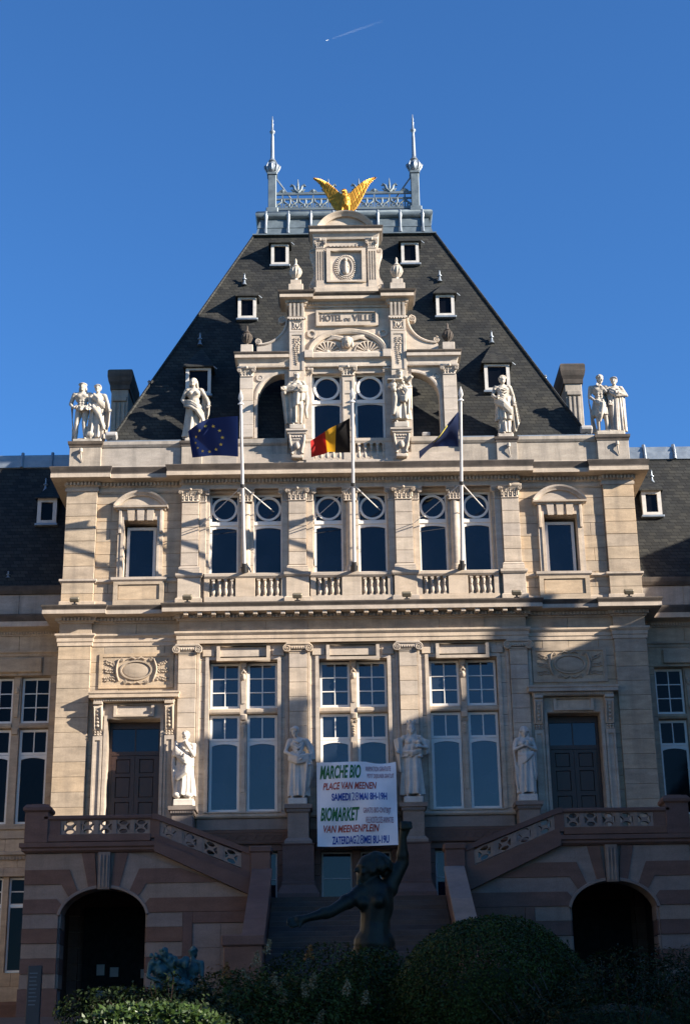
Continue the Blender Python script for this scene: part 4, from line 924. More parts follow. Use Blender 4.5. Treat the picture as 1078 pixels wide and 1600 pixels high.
# ================================================================== side wings
def wing(s):
    nm = 'left' if s < 0 else 'right'
    lab = 'recessed building wing in deep shade with dark slate roof and mullioned windows' if s < 0 else 'recessed building wing with sunlit slate roof above a shaded wall'
    W = thing('town_hall_wing', (s*12.5, 52, 3.3), lab, 'building wing')
    YW = 51.4; X0, X1 = 9.70, 20.2
    def sx(a, b): return tuple(sorted((s*a, s*b)))
    bays = (11.4, 15.0, 18.4)
    hp = []
    for b in bays:
        hp += [rect(*sx(b-1.13, b+1.13), 9.80, 14.80), rect(*sx(b-1.0, b+1.0), 5.1, 8.1)]
    a, c = sx(X0, X1)
    wl_ = ob('wall', plate(rect(a, c, 3.2, 17.9), hp, YW+.08, YW+.5), 'yellow_stone', W)
    HW = [(min(p[0] for p in q), max(p[0] for p in q), min(p[1] for p in q), max(p[1] for p in q)) for q in hp]
    vx = sx(X0, 13.2)
    ashlar(wl_, *vx, 9.7, 15.5, YW, 'yellow_stone', .47, 1.0, .1, HW, 70+s)
    ashlar(wl_, *vx, 15.6, 16.2, YW, 'yellow_stone', .6, 1.4, .1, (), 71+s)
    ashlar(wl_, *vx, 4.2, 9.3, YW, 'yellow_stone', .47, 1.0, .1, HW, 72+s)
    ashlar(wl_, *vx, 17.0, 17.7, YW+.02, 'grey_parapet_stone', .7, 1.4, .1, (), 73+s)
    P = [(a, YW), (c, YW)]
    co = ob('cornice', MB().sweep(P, [(-.1, 16.2), (.04, 16.2), (.06, 16.34), (.12, 16.38), (.44, 16.42), (.44, 16.60), (-.1, 16.60)]), 'white_stone', W)
    ob('gutter_moulding', MB().sweep(P, [(-.1, 16.601), (.45, 16.601), (.53, 16.78), (.53, 16.84), (-.1, 17.0)]), 'weathered_stone', co)
    ob('dentil_course', dentils(P, .05, .11, 16.24, 16.33, .095, .052), 'white_stone', co, kind='stuff')
    ob('string_course', MB().sweep(P, [(-.1, 15.48), (.03, 15.48), (.05, 15.56), (.10, 15.60), (.10, 15.66), (-.1, 15.7)]), 'yellow_stone', W)
    ob('eaves_gutter', MB().sweep(P, [(-.1, 17.70), (.04, 17.70), (.10, 17.82), (.12, 17.98), (-.3, 18.02)]), 'weathered_stone', W)
    ob('sill_course', MB().sweep(P, [(-.1, 9.30), (.03, 9.32), (.03, 9.58), (.10, 9.62), (.10, 9.72), (-.1, 9.78)]), 'yellow_stone', W)
    lc = ob('basement_cornice', MB().sweep(P, [(-.1, 8.62), (.04, 8.62), (.08, 8.74), (.16, 8.78), (.16, 8.88), (-.1, 8.94)]), 'yellow_stone', W)
    ob('dentil_course', dentils(P, .03, .09, 8.64, 8.73, .11, .06), 'yellow_stone', lc, kind='stuff')
    ob('plinth', MB().sweep(P, [(-.1, 3.2), (.12, 3.2), (.12, 4.1), (.05, 4.2), (-.1, 4.22)]), 'red_stone', W)
    for k, b in enumerate(bays):
        for t in S2:
            l, r = sx(b-1.11, b-.14) if t < 0 else sx(b+.14, b+1.11)
            sash(W, l, r, 13.22, 14.78, YW+.30, 0, 2, 3, .075, .035, gm='dark_glass')
            sash(W, l, r, 12.14, 13.0, YW+.30, 0, 2, 1, .085, .035, gm='dark_glass')
            sash(W, l, r, 9.82, 12.13, YW+.302, .07, 1, 1, .085, .035, gm='dark_glass')
            l, r = sx(b-.98, b-.10) if t < 0 else sx(b+.10, b+.98)
            sash(W, l, r, 7.2, 8.08, YW+.26, 0, 1, 2, .06, .035, gm='dark_glass'); sash(W, l, r, 5.12, 7.19, YW+.262, 0, 1, 1, .06, .035, gm='dark_glass')
        x = s*b
        mu = ob('mullion', MB().box(x-.135, x+.135, YW+.14, YW+.42, 9.75, 14.82, .012), 'yellow_stone', W)
        ob('mullion_carving', MB().prism([(x-.09, 14.7), (x+.09, 14.7), (x+.055, 13.4), (x-.055, 13.4)], YW+.08, YW+.142).box(x-.1, x+.1, YW+.07, YW+.142, 12.8, 13.0, .01).ball((x, YW+.08, 14.3), (.08, .06, .12), 8, 6), 'yellow_stone', mu)
        for e in S2:
            l, r = sorted((x+e*.137, x+e*1.13)); ob('transom', MB().sweep([(l, YW+.18), (r, YW+.18)], [(-.2, 13.01), (.06, 13.03), (.09, 13.1), (.05, 13.19), (-.2, 13.2)]), 'yellow_stone', W)
        ob('mullion', MB().box(x-.098, x+.098, YW+.12, YW+.42, 5.0, 8.12, .012), 'yellow_stone', W)
        ob('lintel_panel', MB().box(x-.82, x+.82, YW-.09, YW+.05, 14.90, 15.42, .03), 'yellow_stone', W)
    # roof
    m = MB(); ya, yr, ye = YW+.1, 54.0, 57.0
    m.add([(a, ya, 18.0), (c, ya, 18.0), (c, yr, 23.6), (a, yr, 23.6), (a, ye, 18.0), (c, ye, 18.0)], [(0, 1, 2, 3), (3, 2, 5, 4)])
    rf = ob('roof', m, 'slate', W)
    ob('ridge_capping', MB().sweep([(a, yr), (c, yr)], [(.13, 23.45), (.12, 23.75), (.06, 23.78), (.06, 23.95), (-.06, 24.02), (-.3, 23.9), (-.3, 23.3)]), 'zinc_light', W)
    for k in range(9):
        x = s*(10.0+k*1.12)
        ob('ridge_roll', MB().tube([(x, yr-.16, 23.45), (x, yr-.15, 23.72), (x, yr-.10, 23.86), (x, yr, 24.06)], [.06, .05, .06, .07], 6), 'zinc_light', W, smooth=45)
    def ry(z): return ya+(z-18)*(yr-ya)/5.6
    x = s*10.95; zb, h, w = 20.75, .96, .70; yb = ry(zb)-.1
    d = ob('dormer', plate(rect(x-w/2, x+w/2, zb, zb+h), [rect(x-w/2+.14, x+w/2-.14, zb+.12, zb+h-.14)], yb-.03, yb+.1), 'dormer_paint', rf)
    ob('pane', MB().box(x-w/2+.13, x+w/2-.13, yb+.05, yb+.06, zb+.11, zb+h-.13), 'dark_glass', rf)
    ob('dormer_roof', MB().add([(x-.45, yb-.16, zb+h), (x+.45, yb-.16, zb+h), (x+.45, ry(zb+h)+.1, zb+h), (x-.45, ry(zb+h)+.1, zb+h), (x, ry(zb+2.0)+.05, zb+2.0), (x-.45, yb-.16, zb+h-.05), (x+.45, yb-.16, zb+h-.05)], [(0, 1, 4), (1, 2, 4), (3, 0, 4), (0, 5, 6, 1)]), 'slate', rf)
    ob('dormer_cheek', MB().box(x-w/2+.02, x+w/2-.02, yb+.11, ry(zb+h*.8), zb+.0, zb+h-.01), 'zinc', rf)
    ob('dormer_sill', MB().box(x-w/2-.06, x+w/2+.06, yb-.1, yb+.1, zb-.09, zb-.005, .01), 'zinc_light', rf)
    ob('roof_vent', VENT, None, rf, (s*11.2, ry(22.3)-.03, 22.3)); ob('roof_vent', VENT, None, rf, (s*12.0, ry(18.5)-.03, 18.4), scale=(.8, .8, .5))
    return W
for s in S2: wing(s)

# ---- wing that closes the court on the right, outside the picture; it throws the court into shade
CW = thing('town_hall_wing', (23.5, 26, 1.5), 'long court wing with steep slate roof outside the picture on the right', 'building wing')
y0, y1, xe0, xe1, xr, ze, zr, zl = 2.5, 50.5, 20.6, 26.4, 23.5, 17.6, 24.0, 22.1
ob('wall', MB().box(xe0, xe1, y0, y1, -.5, ze), 'yellow_stone', CW)
m = MB().add([(xe0-.4, y0-.4, ze), (xe1+.4, y0-.4, ze), (xe1+.4, 35, ze), (xe0-.4, 35, ze), (xr, y0+3, zr), (xr, 33.5, zr)], [(0, 1, 4), (1, 2, 5, 4), (3, 0, 4, 5), (2, 3, 5), (0, 3, 2, 1)])
ob('roof', m, 'slate', CW)
m = MB().add([(xe0-.4, 34, ze+.01), (xe1+.4, 34, ze+.01), (xe1+.4, 50, ze+.01), (xe0-.4, 50, ze+.01), (xr, 34, zl), (xr, 50, zl)], [(0, 1, 4), (1, 2, 5, 4), (3, 0, 4, 5), (2, 3, 5), (0, 3, 2, 1)])
ob('link_roof', m, 'slate', CW)
m = MB().add([(19.8, 46.7, 18.6), (27.2, 46.7, 18.6), (27.2, 55, 18.6), (19.8, 55, 18.6), (xr, 46.75, 24.65), (xr, 54.9, 24.65)], [(0, 1, 4), (1, 2, 5, 4), (3, 0, 4, 5), (2, 3, 5), (0, 3, 2, 1)])
ob('pavilion_roof', m, 'slate', CW); ob('pavilion_wall', MB().box(20.3, 26.7, 46.8, 54.8, -.5, 18.58), 'yellow_stone', CW)
for ya, yb in ((38.98, 40.1), (42.55, 43.25)):
    c_ = ob('chimney', MB().box(23.2, 23.85, ya, yb, 20.5, 24.15, .03), 'red_stone', CW); ob('chimney_cap', MB().box(23.12, 23.93, ya-.08, yb+.08, 24.15, 24.4, .05), 'weathered_stone', CW)
ob('cornice', MB().box(xe0-.5, xe1+.5, y0-.5, y1, ze-.5, ze-.01), 'white_stone', CW)
for k in range(11):
    y = 5.5+k*4.2
    for z0, z1 in ((3.5, 6.5), (8.5, 13.0), (14.0, 16.4)):
        ob('window', MB().box(xe0-.05, xe0+.1, y-.9, y+.9, z0, z1, .02), 'white_paint', CW); ob('pane', MB().box(xe0-.07, xe0-.055, y-.78, y+.78, z0+.12, z1-.12), 'glass', CW)

# ---- its twin on the other side of the court, sunlit, added to throw warm light back into the shade
LW = thing('town_hall_wing', (-24.5, 26, 1.5), 'long sunlit court wing outside the picture on the left', 'building wing')
ob('wall', MB().box(-28, -22.6, 6, 50.5, -.5, 17.6), 'yellow_stone', LW)
m = MB().add([(-28.4, 5.6, 17.6), (-22.2, 5.6, 17.6), (-22.2, 50.5, 17.6), (-28.4, 50.5, 17.6), (-25.3, 9, 23.5), (-25.3, 50.5, 23.5)], [(0, 1, 4), (1, 2, 5, 4), (3, 0, 4, 5), (2, 3, 5), (0, 3, 2, 1)])
ob('roof', m, 'slate', LW); ob('cornice', MB().box(-28.5, -22.1, 5.5, 50.5, 17.1, 17.59), 'white_stone', LW)
for k in range(10):
    y = 8.5+k*4.2
    for z0, z1 in ((3.5, 6.5), (8.5, 13.0), (14.0, 16.4)):
        ob('window', MB().box(-22.7, -22.55, y-.9, y+.9, z0, z1, .02), 'white_paint', LW); ob('pane', MB().box(-22.545, -22.53, y-.78, y+.78, z0+.12, z1-.12), 'glass', LW)
# ================================================================== double stairs with arched porches
def clip(poly, f):
    out = []
    for i in range(len(poly)):
        a, b = poly[i], poly[(i+1) % len(poly)]; fa, fb = f(a), f(b)
        if fa >= 0: out.append(a)
        if fa*fb < 0: t = fa/(fa-fb); out.append((a[0]+(b[0]-a[0])*t, a[1]+(b[1]-a[1])*t))
    return out
SLP = -.4600
def soff(x): return 8.02 if x < -5.88 else 8.02+SLP*(x+5.88)
YS = 45.5
def pierced(parent, s, xa, xb, za, slope, n, w, h, mat='pale_basement_stone'):
    """n pierced panels with posts between, bottoms starting at za at xa"""
    pitch = (xb-xa)/n
    for k in range(n):
        c = xa+(k+.5)*pitch; pw = pitch/2-.001; hw = w/2
        hs = [arc(0, h*.80, hw*.66, h*.16, 0, 352, 14), arc(0, h*.20, hw*.66, h*.16, 0, 352, 14),
              [(-hw, h*.25), (-hw*.72, h*.33), (-hw*.42, h*.5), (-hw*.72, h*.67), (-hw, h*.75)], [(hw, h*.25), (hw*.72, h*.33), (hw*.42, h*.5), (hw*.72, h*.67), (hw, h*.75)][::-1]]
        me = plate(rect(-pw, pw, 0, h), hs, YS-.02, YS+.14)
        zc = za+slope*(c-xa)
        M = Matrix(((s, 0, 0, s*c), (0, 1, 0, 0), (slope, 0, 1, zc), (0, 0, 0, 1)))
        me.transform(M)
        if s < 0: pass
        ob('pierced_panel', me, mat, parent)
        if k: ob('panel_post', MB().add([(s*(c-pitch/2+dx), y, zc-slope*pitch/2+slope*dx+z) for z in (0.003, h-.003) for y in (YS-.045, YS+.165) for dx in (-.06, .06)], [(0, 2, 3, 1), (4, 5, 7, 6), (0, 1, 5, 4), (2, 6, 7, 3), (0, 4, 6, 2), (1, 3, 7, 5)]), mat, parent)
def staircase(s):
    lab = 'reddish stone stair with pierced balustrade and arched porch, notices on its dark doors' if s < 0 else 'reddish stone stair with pierced balustrade and arched porch behind the round bush'
    T = thing('entrance_staircase', (s*7.3, 46, 3.3), lab, 'staircase')
    f = -s                      # left hand coordinates are negative x; mirrored for the right
    def X(p): return [(x*f, z) for x, z in p] if f > 0 else [(-x, z) for x, z in p][::-1]
    def B(x0, x1, *r): a, b = sorted((x0*f, x1*f)); return (a, b)+r
    def prism(name, poly, ya, yb, mat, par=T): return ob(name, MB().prism(X(poly), ya, yb), mat, par)
    ac, ar, az, ah = -7.31, 1.26, 6.13, .88
    opening = [(ac-ar, 3.0), (ac+ar, 3.0)] + arc(ac, az, ar, ah, 0, 180, 24)
    outer = [(-9.56, 3.2), (-3.12, 3.2), (-3.12, soff(-3.12)-.02), (-5.88, 8.0), (-9.56, 8.0)]
    wl_ = ob('front_wall', plate(X(outer), [X(opening)], YS+.10, YS+.85), 'pale_basement_stone', T)
    ob('side_wall', MB().box(*B(-9.56, -9.0), YS+.851, 49.85, 3.2, 8.0), 'red_stone', T)
    ob('inner_wall', MB().box(*B(-5.9, -5.5), YS+.851, 49.85, 3.2, 8.0), 'red_stone', T)
    # courses: (z0, z1, red?)
    crs = [(4.24, 4.64, 0), (4.64, 5.06, 1), (5.06, 5.47, 0), (5.47, 5.88, 1), (5.88, 6.29, 0)]
    j = .006
    def stone_poly(poly, red):
        poly = clip(poly, lambda p: (soff(p[0])-.03)-p[1] if p[0] > -5.88 else 8.0-p[1])
        poly = clip(poly, lambda p: -3.13-p[0]); 
        if len(poly) < 3: return
        prism('voussoir' if False else 'stone_block', poly, YS-.005 if red else YS+.03, YS+.12, 'red_stone' if red else 'pale_basement_stone', wl_)
    for z0, z1, rd_ in crs:
        for xa, xb in ((-9.60, -8.585), (-6.035, -5.03)):
            stone_poly(rect(xa, xb, z0+j, z1-j), rd_)
            # jamb return stone inside the arch
            e = ac-ar if xb < ac else ac+ar
            ob('jamb_stone', MB().box(*B(e-.02 if xb < ac else e-.05, e+.05 if xb < ac else e+.02), YS+.125, YS+.8, z0+j, z1-j, .01), 'red_stone' if rd_ else 'pale_basement_stone', wl_)
    stone_poly(rect(-9.63, -8.52, 3.25, 4.235), 1); stone_poly(rect(-6.1, -5.0, 3.25, 4.235), 1)
    # right hand field: red frame and a pale panel
    stone_poly(rect(-5.02, -4.75, 3.25, 6.285), 1); stone_poly(rect(-4.74, -3.14, 5.98, 6.285), 1)
    for k in range(4):
        for q in range(2): stone_poly(rect(-4.735+q*.8, -3.945+q*.8, 3.25+k*.68, 3.92+k*.68), 0)
    # arch stones that run into the courses
    def ip(a): return (ac+ar*math.cos(R(a)), az+ah*math.sin(R(a)))
    def hit(a, z):                 # radial line at angle a meets height z
        p = ip(a); c0 = az-1.0; t = (z-c0)/(p[1]-c0); return (ac+(p[0]-ac)*t, z)
    for side in S2:
        spec = [(9, 20, 7.0, 7.98, 1, 'top'), (20, 35, 7.53, 7.98, 0, 'run'), (35, 50, 7.115, 7.525, 1, 'run'), (50, 66, 6.70, 7.11, 0, 'run'), (66, 84, 6.295, 6.695, 1, 'run')]
        for a0, a1, z0, z1, red, kind in spec:
            A0, A1 = 90+side*(-a0), 90+side*(-a1)       # side -1 = left of the crown
            arcp = [ip(A0+(A1-A0)*i/5) for i in range(6)]
            if kind == 'top': poly = [hit(A0, z1)] + arcp + [hit(A1, z1)]
            else:
                end = -9.60 if side < 0 else -3.13
                poly = [hit(A0, z1)] + arcp + [hit(A1, z0), (end, z0), (end, z1)]
                if side > 0 and red == 0 and a0 == 20: pass
            cx_ = sum(p[0] for p in poly)/len(poly)
            stone_poly([(p[0], p[1]) for p in poly], red)
        ob('archivolt', MB().arcsweep(ac*f, az, ar, ah, 90-9*side if f > 0 else 90+9*side, (8 if side > 0 else 172) if f > 0 else (172 if side > 0 else 8), [(-.02, YS+.11), (-.02, YS-.02), (.05, YS-.03), (.07, YS+.0), (.07, YS+.11)], 14), 'pale_basement_stone', wl_)
    ks = MB().prismx([(YS+.1, 6.95), (YS-.06, 6.95), (YS-.10, 7.1), (YS-.12, 7.8), (YS-.16, 7.99), (YS+.1, 7.99)], *sorted((f*(ac-.17), f*(ac+.17))))
    for q in (-.10, 0, .10): ks.tube([(f*(ac+q), YS-.07, 7.0), (f*(ac+q), YS-.12, 7.5), (f*(ac+q), YS-.14, 7.9)], .04, 6)
    ob('keystone', ks, 'pale_basement_stone', wl_)
    # string course and balustrade base
    P = [(-9.62, 49.8), (-9.62, YS), (-5.88, YS)]
    prof = [(-.5, 8.0), (.02, 8.0), (.10, 8.06), (.10, 8.12), (.16, 8.16), (.16, 8.28), (-.5, 8.31)]
    m = MB().sweep(P, prof); m = m if f > 0 else m.mirror(); ob('landing_string', m, 'red_stone', T)
    m = MB().box(-9.1, -6.0, YS-.07, YS+.2, 8.312, 8.52, .01); m = m if f > 0 else m.mirror(); ob('balustrade_base', m, 'red_stone', T)
    m = MB().sweep([(-9.1, YS), (-5.98, YS)], [(-.2, 8.93), (.06, 8.93), (.10, 8.97), (.10, 9.04), (.04, 9.07), (-.2, 9.08)]); m = m if f > 0 else m.mirror(); ob('handrail', m, 'red_stone', T)
    prism('flight_string', [(-5.88, 8.0), (-3.10, 8.0+SLP*2.78), (-3.10, 8.33-.40*2.78-.05), (-5.88, 8.31)], YS-.16, YS+.4, 'red_stone')
    prism('flight_base', [(-5.88, 8.28), (-3.10, 7.16), (-3.10, 7.36), (-5.88, 8.52)], YS-.07, YS+.2, 'red_stone')
    prism('flight_handrail', [(-5.975, 8.93), (-5.85, 8.92), (-3.10, 7.87), (-3.10, 8.02), (-5.84, 9.08), (-5.975, 9.08)], YS-.10, YS+.2, 'red_stone')
    prism('corner_post', rect(-6.02, -5.74, 8.40, 8.95), YS-.05, YS+.18, 'red_stone')
    prism('end_post', [(-3.36, 7.42), (-3.10, 7.32), (-3.10, 7.9), (-3.36, 7.98)], YS-.05, YS+.18, 'red_stone')
    pierced(T, f, -8.62, -6.02, 8.521, 0, 5, .36, .409)
    pierced(T, f, -5.74, -3.36, 8.46, -.404, 4, .36, .41)
    prism('end_post', rect(-8.98, -8.62, 8.521, 8.93), YS-.05, YS+.18, 'red_stone')
    ob('corner_pier', MB().box(*B(-9.66, -8.98), YS-.10, YS+.58, 8.29, 9.18, .015), 'red_stone', T)
    m = MB().sweep([(-9.66, YS+.58), (-9.66, YS-.10), (-8.98, YS-.10), (-8.98, YS+.58), (-9.66, YS+.58)], [(-.25, 9.17), (.0, 9.17), (.06, 9.22), (.06, 9.30), (-.02, 9.40), (-.25, 9.43)]).box(-9.5, -9.1, YS, YS+.45, 9.3, 9.425)
    m = m if f > 0 else m.mirror(); ob('pier_cap', m, 'red_stone', T)
    ob('newel_pier', MB().box(*B(-3.09, -2.52), YS-.14, YS+.45, 3.3, 7.92, .015), 'red_stone', T)
    m = MB().box(-3.13, -2.48, YS-.18, YS+.49, 7.921, 8.10, .03); m = m if f > 0 else m.mirror(); ob('pier_cap', m, 'red_stone', T)
    m = MB().box(-9.55, -9.42, YS+.6, 49.8, 8.16, 9.05, .02); m = m if f > 0 else m.mirror(); ob('side_parapet', m, 'red_stone', T)
    ob('landing_floor', MB().box(*B(-9.5, -5.9), YS+.16, 49.84, 7.86, 8.14), 'paving_stone', T)
    for k in range(9):
        x = -5.9+k*.311
        ob('step', MB().box(*B(x, x+.315), YS+.42, 49.0, 6.7-.0, 8.14-(k+1)*.163, .008), 'paving_stone', T)
    # porch doors, coloured near-black for the deep shade under the arch
    dr = ob('porch_door', MB().box(*B(ac-1.2, ac+1.2), 49.70, 49.8, 3.3, 6.9), 'dark_void', T)
    for q in (-.56, .56):
        ob('pane', MB().box(*B(ac+q-.40, ac+q+.40), 49.68, 49.695, 4.6, 6.2), 'dark_void', dr)
        ob('door_panel', MB().box(*B(ac+q-.42, ac+q+.42), 49.66, 49.70, 3.5, 4.4, .02), 'dark_void', dr)
    if s < 0:
        for q, z, w, h in ((-.62, 4.85, .24, .32), (-.2, 4.8, .26, .28), (.72, 4.75, .2, .26), (-.6, 4.2, .3, .2)): ob('notice', MB().box(ac+q-w/2, ac+q+w/2, 49.63, 49.64, z, z+h), 'grey_paint', dr)
for s in S2: staircase(s)

# ================================================================== central flight
ST = thing('stone_steps', (0, 42, 3.3), 'broad shaded stone steps rising between sloping walls behind the dark statue', 'steps')
ob('middle_landing', MB().box(-2.5, 2.5, 45.5, 49.85, 6.3, 6.65).box(-3.05, 3.05, 45.95, 49.8, 6.31, 6.645), 'paving_stone', ST)
for k in range(20):
    z = 6.65-(k+1)*.1655; y = 45.5-(k+1)*.33
    ob('step', MB().box(-2.49, 2.49, y, y+.36, 3.0, z, .012), 'paving_stone', ST)
for s in S2:
    a, b = sorted((s*2.52, s*3.0))
    ob('flank_wall', MB().prismx([(45.35, 3.0), (40.75, 3.0), (40.75, 5.0), (45.35, 7.30)], a, b), 'red_stone', ST)
    n = 4
    for k in range(n):
        ya, yb = 45.35-(k+1)*4.62/n, 45.35-k*4.62/n-.006
        za, zb = 7.30-(45.35-ya)*.5, 7.30-(45.35-yb)*.5
        ob('coping_stone', MB().prismx([(yb, zb+.004), (ya, za+.004), (ya, za+.15), (yb, zb+.15)], a-.05, b+.05), 'pale_basement_stone' if s > 0 else 'red_stone', ST)  # right coping takes the pale stone to paint in the light on it
    a, b = sorted((s*2.46, s*3.42))
    ob('foot_pier', MB().box(a, b, 39.7, 40.74, 3.0, 4.85, .02), 'red_stone', ST)
    ob('pier_cap', MB().box(a-.06, b+.06, 39.64, 40.8, 4.851, 5.12, .03), 'pale_basement_stone' if False else 'red_stone', ST)
# ================================================================== carved figures
def at(px, py, Y):
    """photo pixel -> point on the plane y = Y"""
    d = _fw + _Rt*((px-539)/FPX) + _Up*((800-py)/FPX); t = Y/d.y
    return Vector((CX+d.x*t, Y, CZ+d.z*t))
def remesh(mb, voxel, it=3, fac=.5):
    me = mb.mesh('tmp'); o = bpy.data.objects.new('tmp', me); COL.objects.link(o)
    m = o.modifiers.new('r', 'REMESH'); m.mode = 'VOXEL'; m.voxel_size = voxel; m.use_smooth_shade = True
    if it: q = o.modifiers.new('s', 'SMOOTH'); q.iterations = it; q.factor = fac
    out = bpy.data.meshes.new_from_object(o.evaluated_get(bpy.context.evaluated_depsgraph_get()))
    bpy.data.objects.remove(o); bpy.data.meshes.remove(me)
    out.polygons.foreach_set('use_smooth', [True]*len(out.polygons))
    return out
def loft(m, rings):
    """closed loft through rings of equal length"""
    n = len(rings[0]); v = [p for r in rings for p in r]
    f = [(j*n+k, j*n+(k+1) % n, (j+1)*n+(k+1) % n, (j+1)*n+k) for j in range(len(rings)-1) for k in range(n)]
    f += [tuple(range(n-1, -1, -1)), tuple((len(rings)-1)*n+k for k in range(n))]
    m.add(v, f)
def skirt(m, z0, z1, rx0, ry0, rx1, ry1, folds=9, amp=.07, seed=0, dx=0, dy=0, cx=0, cy=0, seg=72, n=22):
    """hanging cloth with irregular vertical folds between z0 (top) and z1 (hem)"""
    rd = random.Random(seed); ph = [rd.uniform(0, 6.28) for _ in range(6)]; am = [rd.uniform(.5, 1) for _ in range(6)]; rings = []
    for i in range(n):
        t = i/(n-1); z = z0+(z1-z0)*t; e = t**.8
        rx, ry = rx0+(rx1-rx0)*e, ry0+(ry1-ry0)*e; r = []
        for k in range(seg):
            a = 2*math.pi*k/seg
            w = math.sin(folds*a+ph[0]+1.2*math.sin(2.2*t+ph[1]))*am[0] + .6*math.sin((folds*1.7)*a+ph[2]+t*1.6)*am[1] + .5*math.sin(3*a+ph[3]+t*3)*am[2]
            w = math.copysign(abs(w)**.75, w)
            q = 1+1.55*amp*(.35+t)*w
            r.append((cx+dx*t+rx*q*math.cos(a), cy+dy*t+ry*q*math.sin(a), z))
        rings.append(r)
    loft(m, rings)
def hand(m, w, d, s=1.0):
    """palm, four curled fingers and a thumb"""
    w = Vector(w); d = Vector(d).normalized(); side = d.cross(Vector((0, -1, .3))).normalized(); nrm = side.cross(d)
    m.cap(w, w+d*.05*s, .03*s, .038*s, 8)
    for k in range(4):
        b = w+d*.085*s+side*(k-1.5)*.021*s; L = (.060, .075, .070, .055)[k]*s
        m.cap(b-d*.04*s, b+d*L*.55, .0125*s, .011*s, 6); m.cap(b+d*L*.55, b+d*L*.85+nrm*L*.45, .011*s, .009*s, 6)
    m.cap(w+d*.025*s, w+d*.07*s-side*.055*s+nrm*.02*s, .015*s, .012*s, 6)
def head(m, c, s=1.0, yaw=0, tilt=0, hair='bun', male=False):
    """skull, jaw, nose, brows, lips, ears and carved hair; faces -y"""
    b = len(m.v)
    m.ball((0, 0, .02), (.078, .098, .105), 14, 10); m.ball((0, -.03, -.055), (.056, .066, .062), 12, 8)
    m.cap((0, -.098, .012), (0, -.118, -.022), .010, .016, 6); m.ball((0, -.082, -.066), (.026, .018, .010), 8, 5); m.ball((0, -.080, -.100), (.026, .022, .020), 8, 6)
    for t in S2:
        m.cap((t*.014, -.093, .028), (t*.055, -.078, .022), .012, .010, 6); m.ball((t*.033, -.078, .004), (.018, .014, .010), 8, 5); m.ball((t*.080, .005, -.01), (.012, .022, .032), 8, 6); m.ball((t*.040, -.070, -.03), (.024, .020, .024), 8, 6)
    if hair == 'bun':
        m.ball((0, .025, .055), (.092, .098, .088), 14, 9); m.ball((0, .125, .05), .055, 10, 7)
        for k in range(9):
            a = math.pi*k/8; m.ball((.082*math.cos(a), -.055-.02*math.sin(a), .045+.055*math.sin(a)), .024, 8, 5)
    elif hair == 'curls':
        rd = random.Random(2)
        for k in range(30):
            a = rd.uniform(0, 6.28); e = rd.uniform(.15, 1.4)
            p = (.088*math.cos(a)*math.cos(e), .10*math.sin(a)*math.cos(e)+.015, .03+.105*math.sin(e))
            if p[1] > -.075: m.ball(p, .028, 7, 5)
    elif hair == 'hood':
        m.ball((0, .03, .045), (.105, .115, .11), 14, 9); m.cap((-.085, .02, .0), (-.10, .03, -.18), .035, .045, 8); m.cap((.085, .02, .0), (.10, .03, -.18), .035, .045, 8)
        m.arcsweep(0, .0, .10, .11, 0, 180, [(-.02, -.055), (.02, -.055), (.02, -.02), (-.02, -.02)], 12)
    elif hair == 'long':
        m.ball((0, .03, .05), (.095, .10, .09), 14, 9)
        for t in S2:
            m.cap((t*.08, .02, .02), (t*.10, .04, -.15), .035, .03, 8); m.cap((t*.05, .07, .0), (t*.07, .09, -.2), .04, .03, 8)
    if hair == 'crown' or hair == 'wreath':
        m.ball((0, .025, .05), (.092, .098, .088), 14, 9)
        for t in S2: m.cap((t*.08, .03, .0), (t*.085, .05, -.14), .03, .03, 8)
    if hair == 'crown':
        m.lathe([(.085, 0), (.095, .02), (.095, .06), (.08, .07)], 0, .01, .09, 14)
        for k in range(7):
            a = 2*math.pi*k/7; m.box(.09*math.cos(a)-.018, .09*math.cos(a)+.018, .01+.09*math.sin(a)-.018, .01+.09*math.sin(a)+.018, .14, .21)
    if hair == 'wreath':
        for k in range(14):
            a = 2*math.pi*k/14; m.ball((.088*math.cos(a), .01+.098*math.sin(a), .085), (.030, .028, .024), 7, 5)
    if male == 'beard':
        m.ball((0, -.075, -.125), (.055, .045, .075), 10, 7); m.ball((0, -.085, -.19), (.035, .03, .05), 8, 6)
    m.xf(Matrix.Translation(c) @ Matrix.Rotation(yaw, 4, 'Z') @ Matrix.Rotation(tilt, 4, 'X') @ Matrix.Scale(s, 4), b)
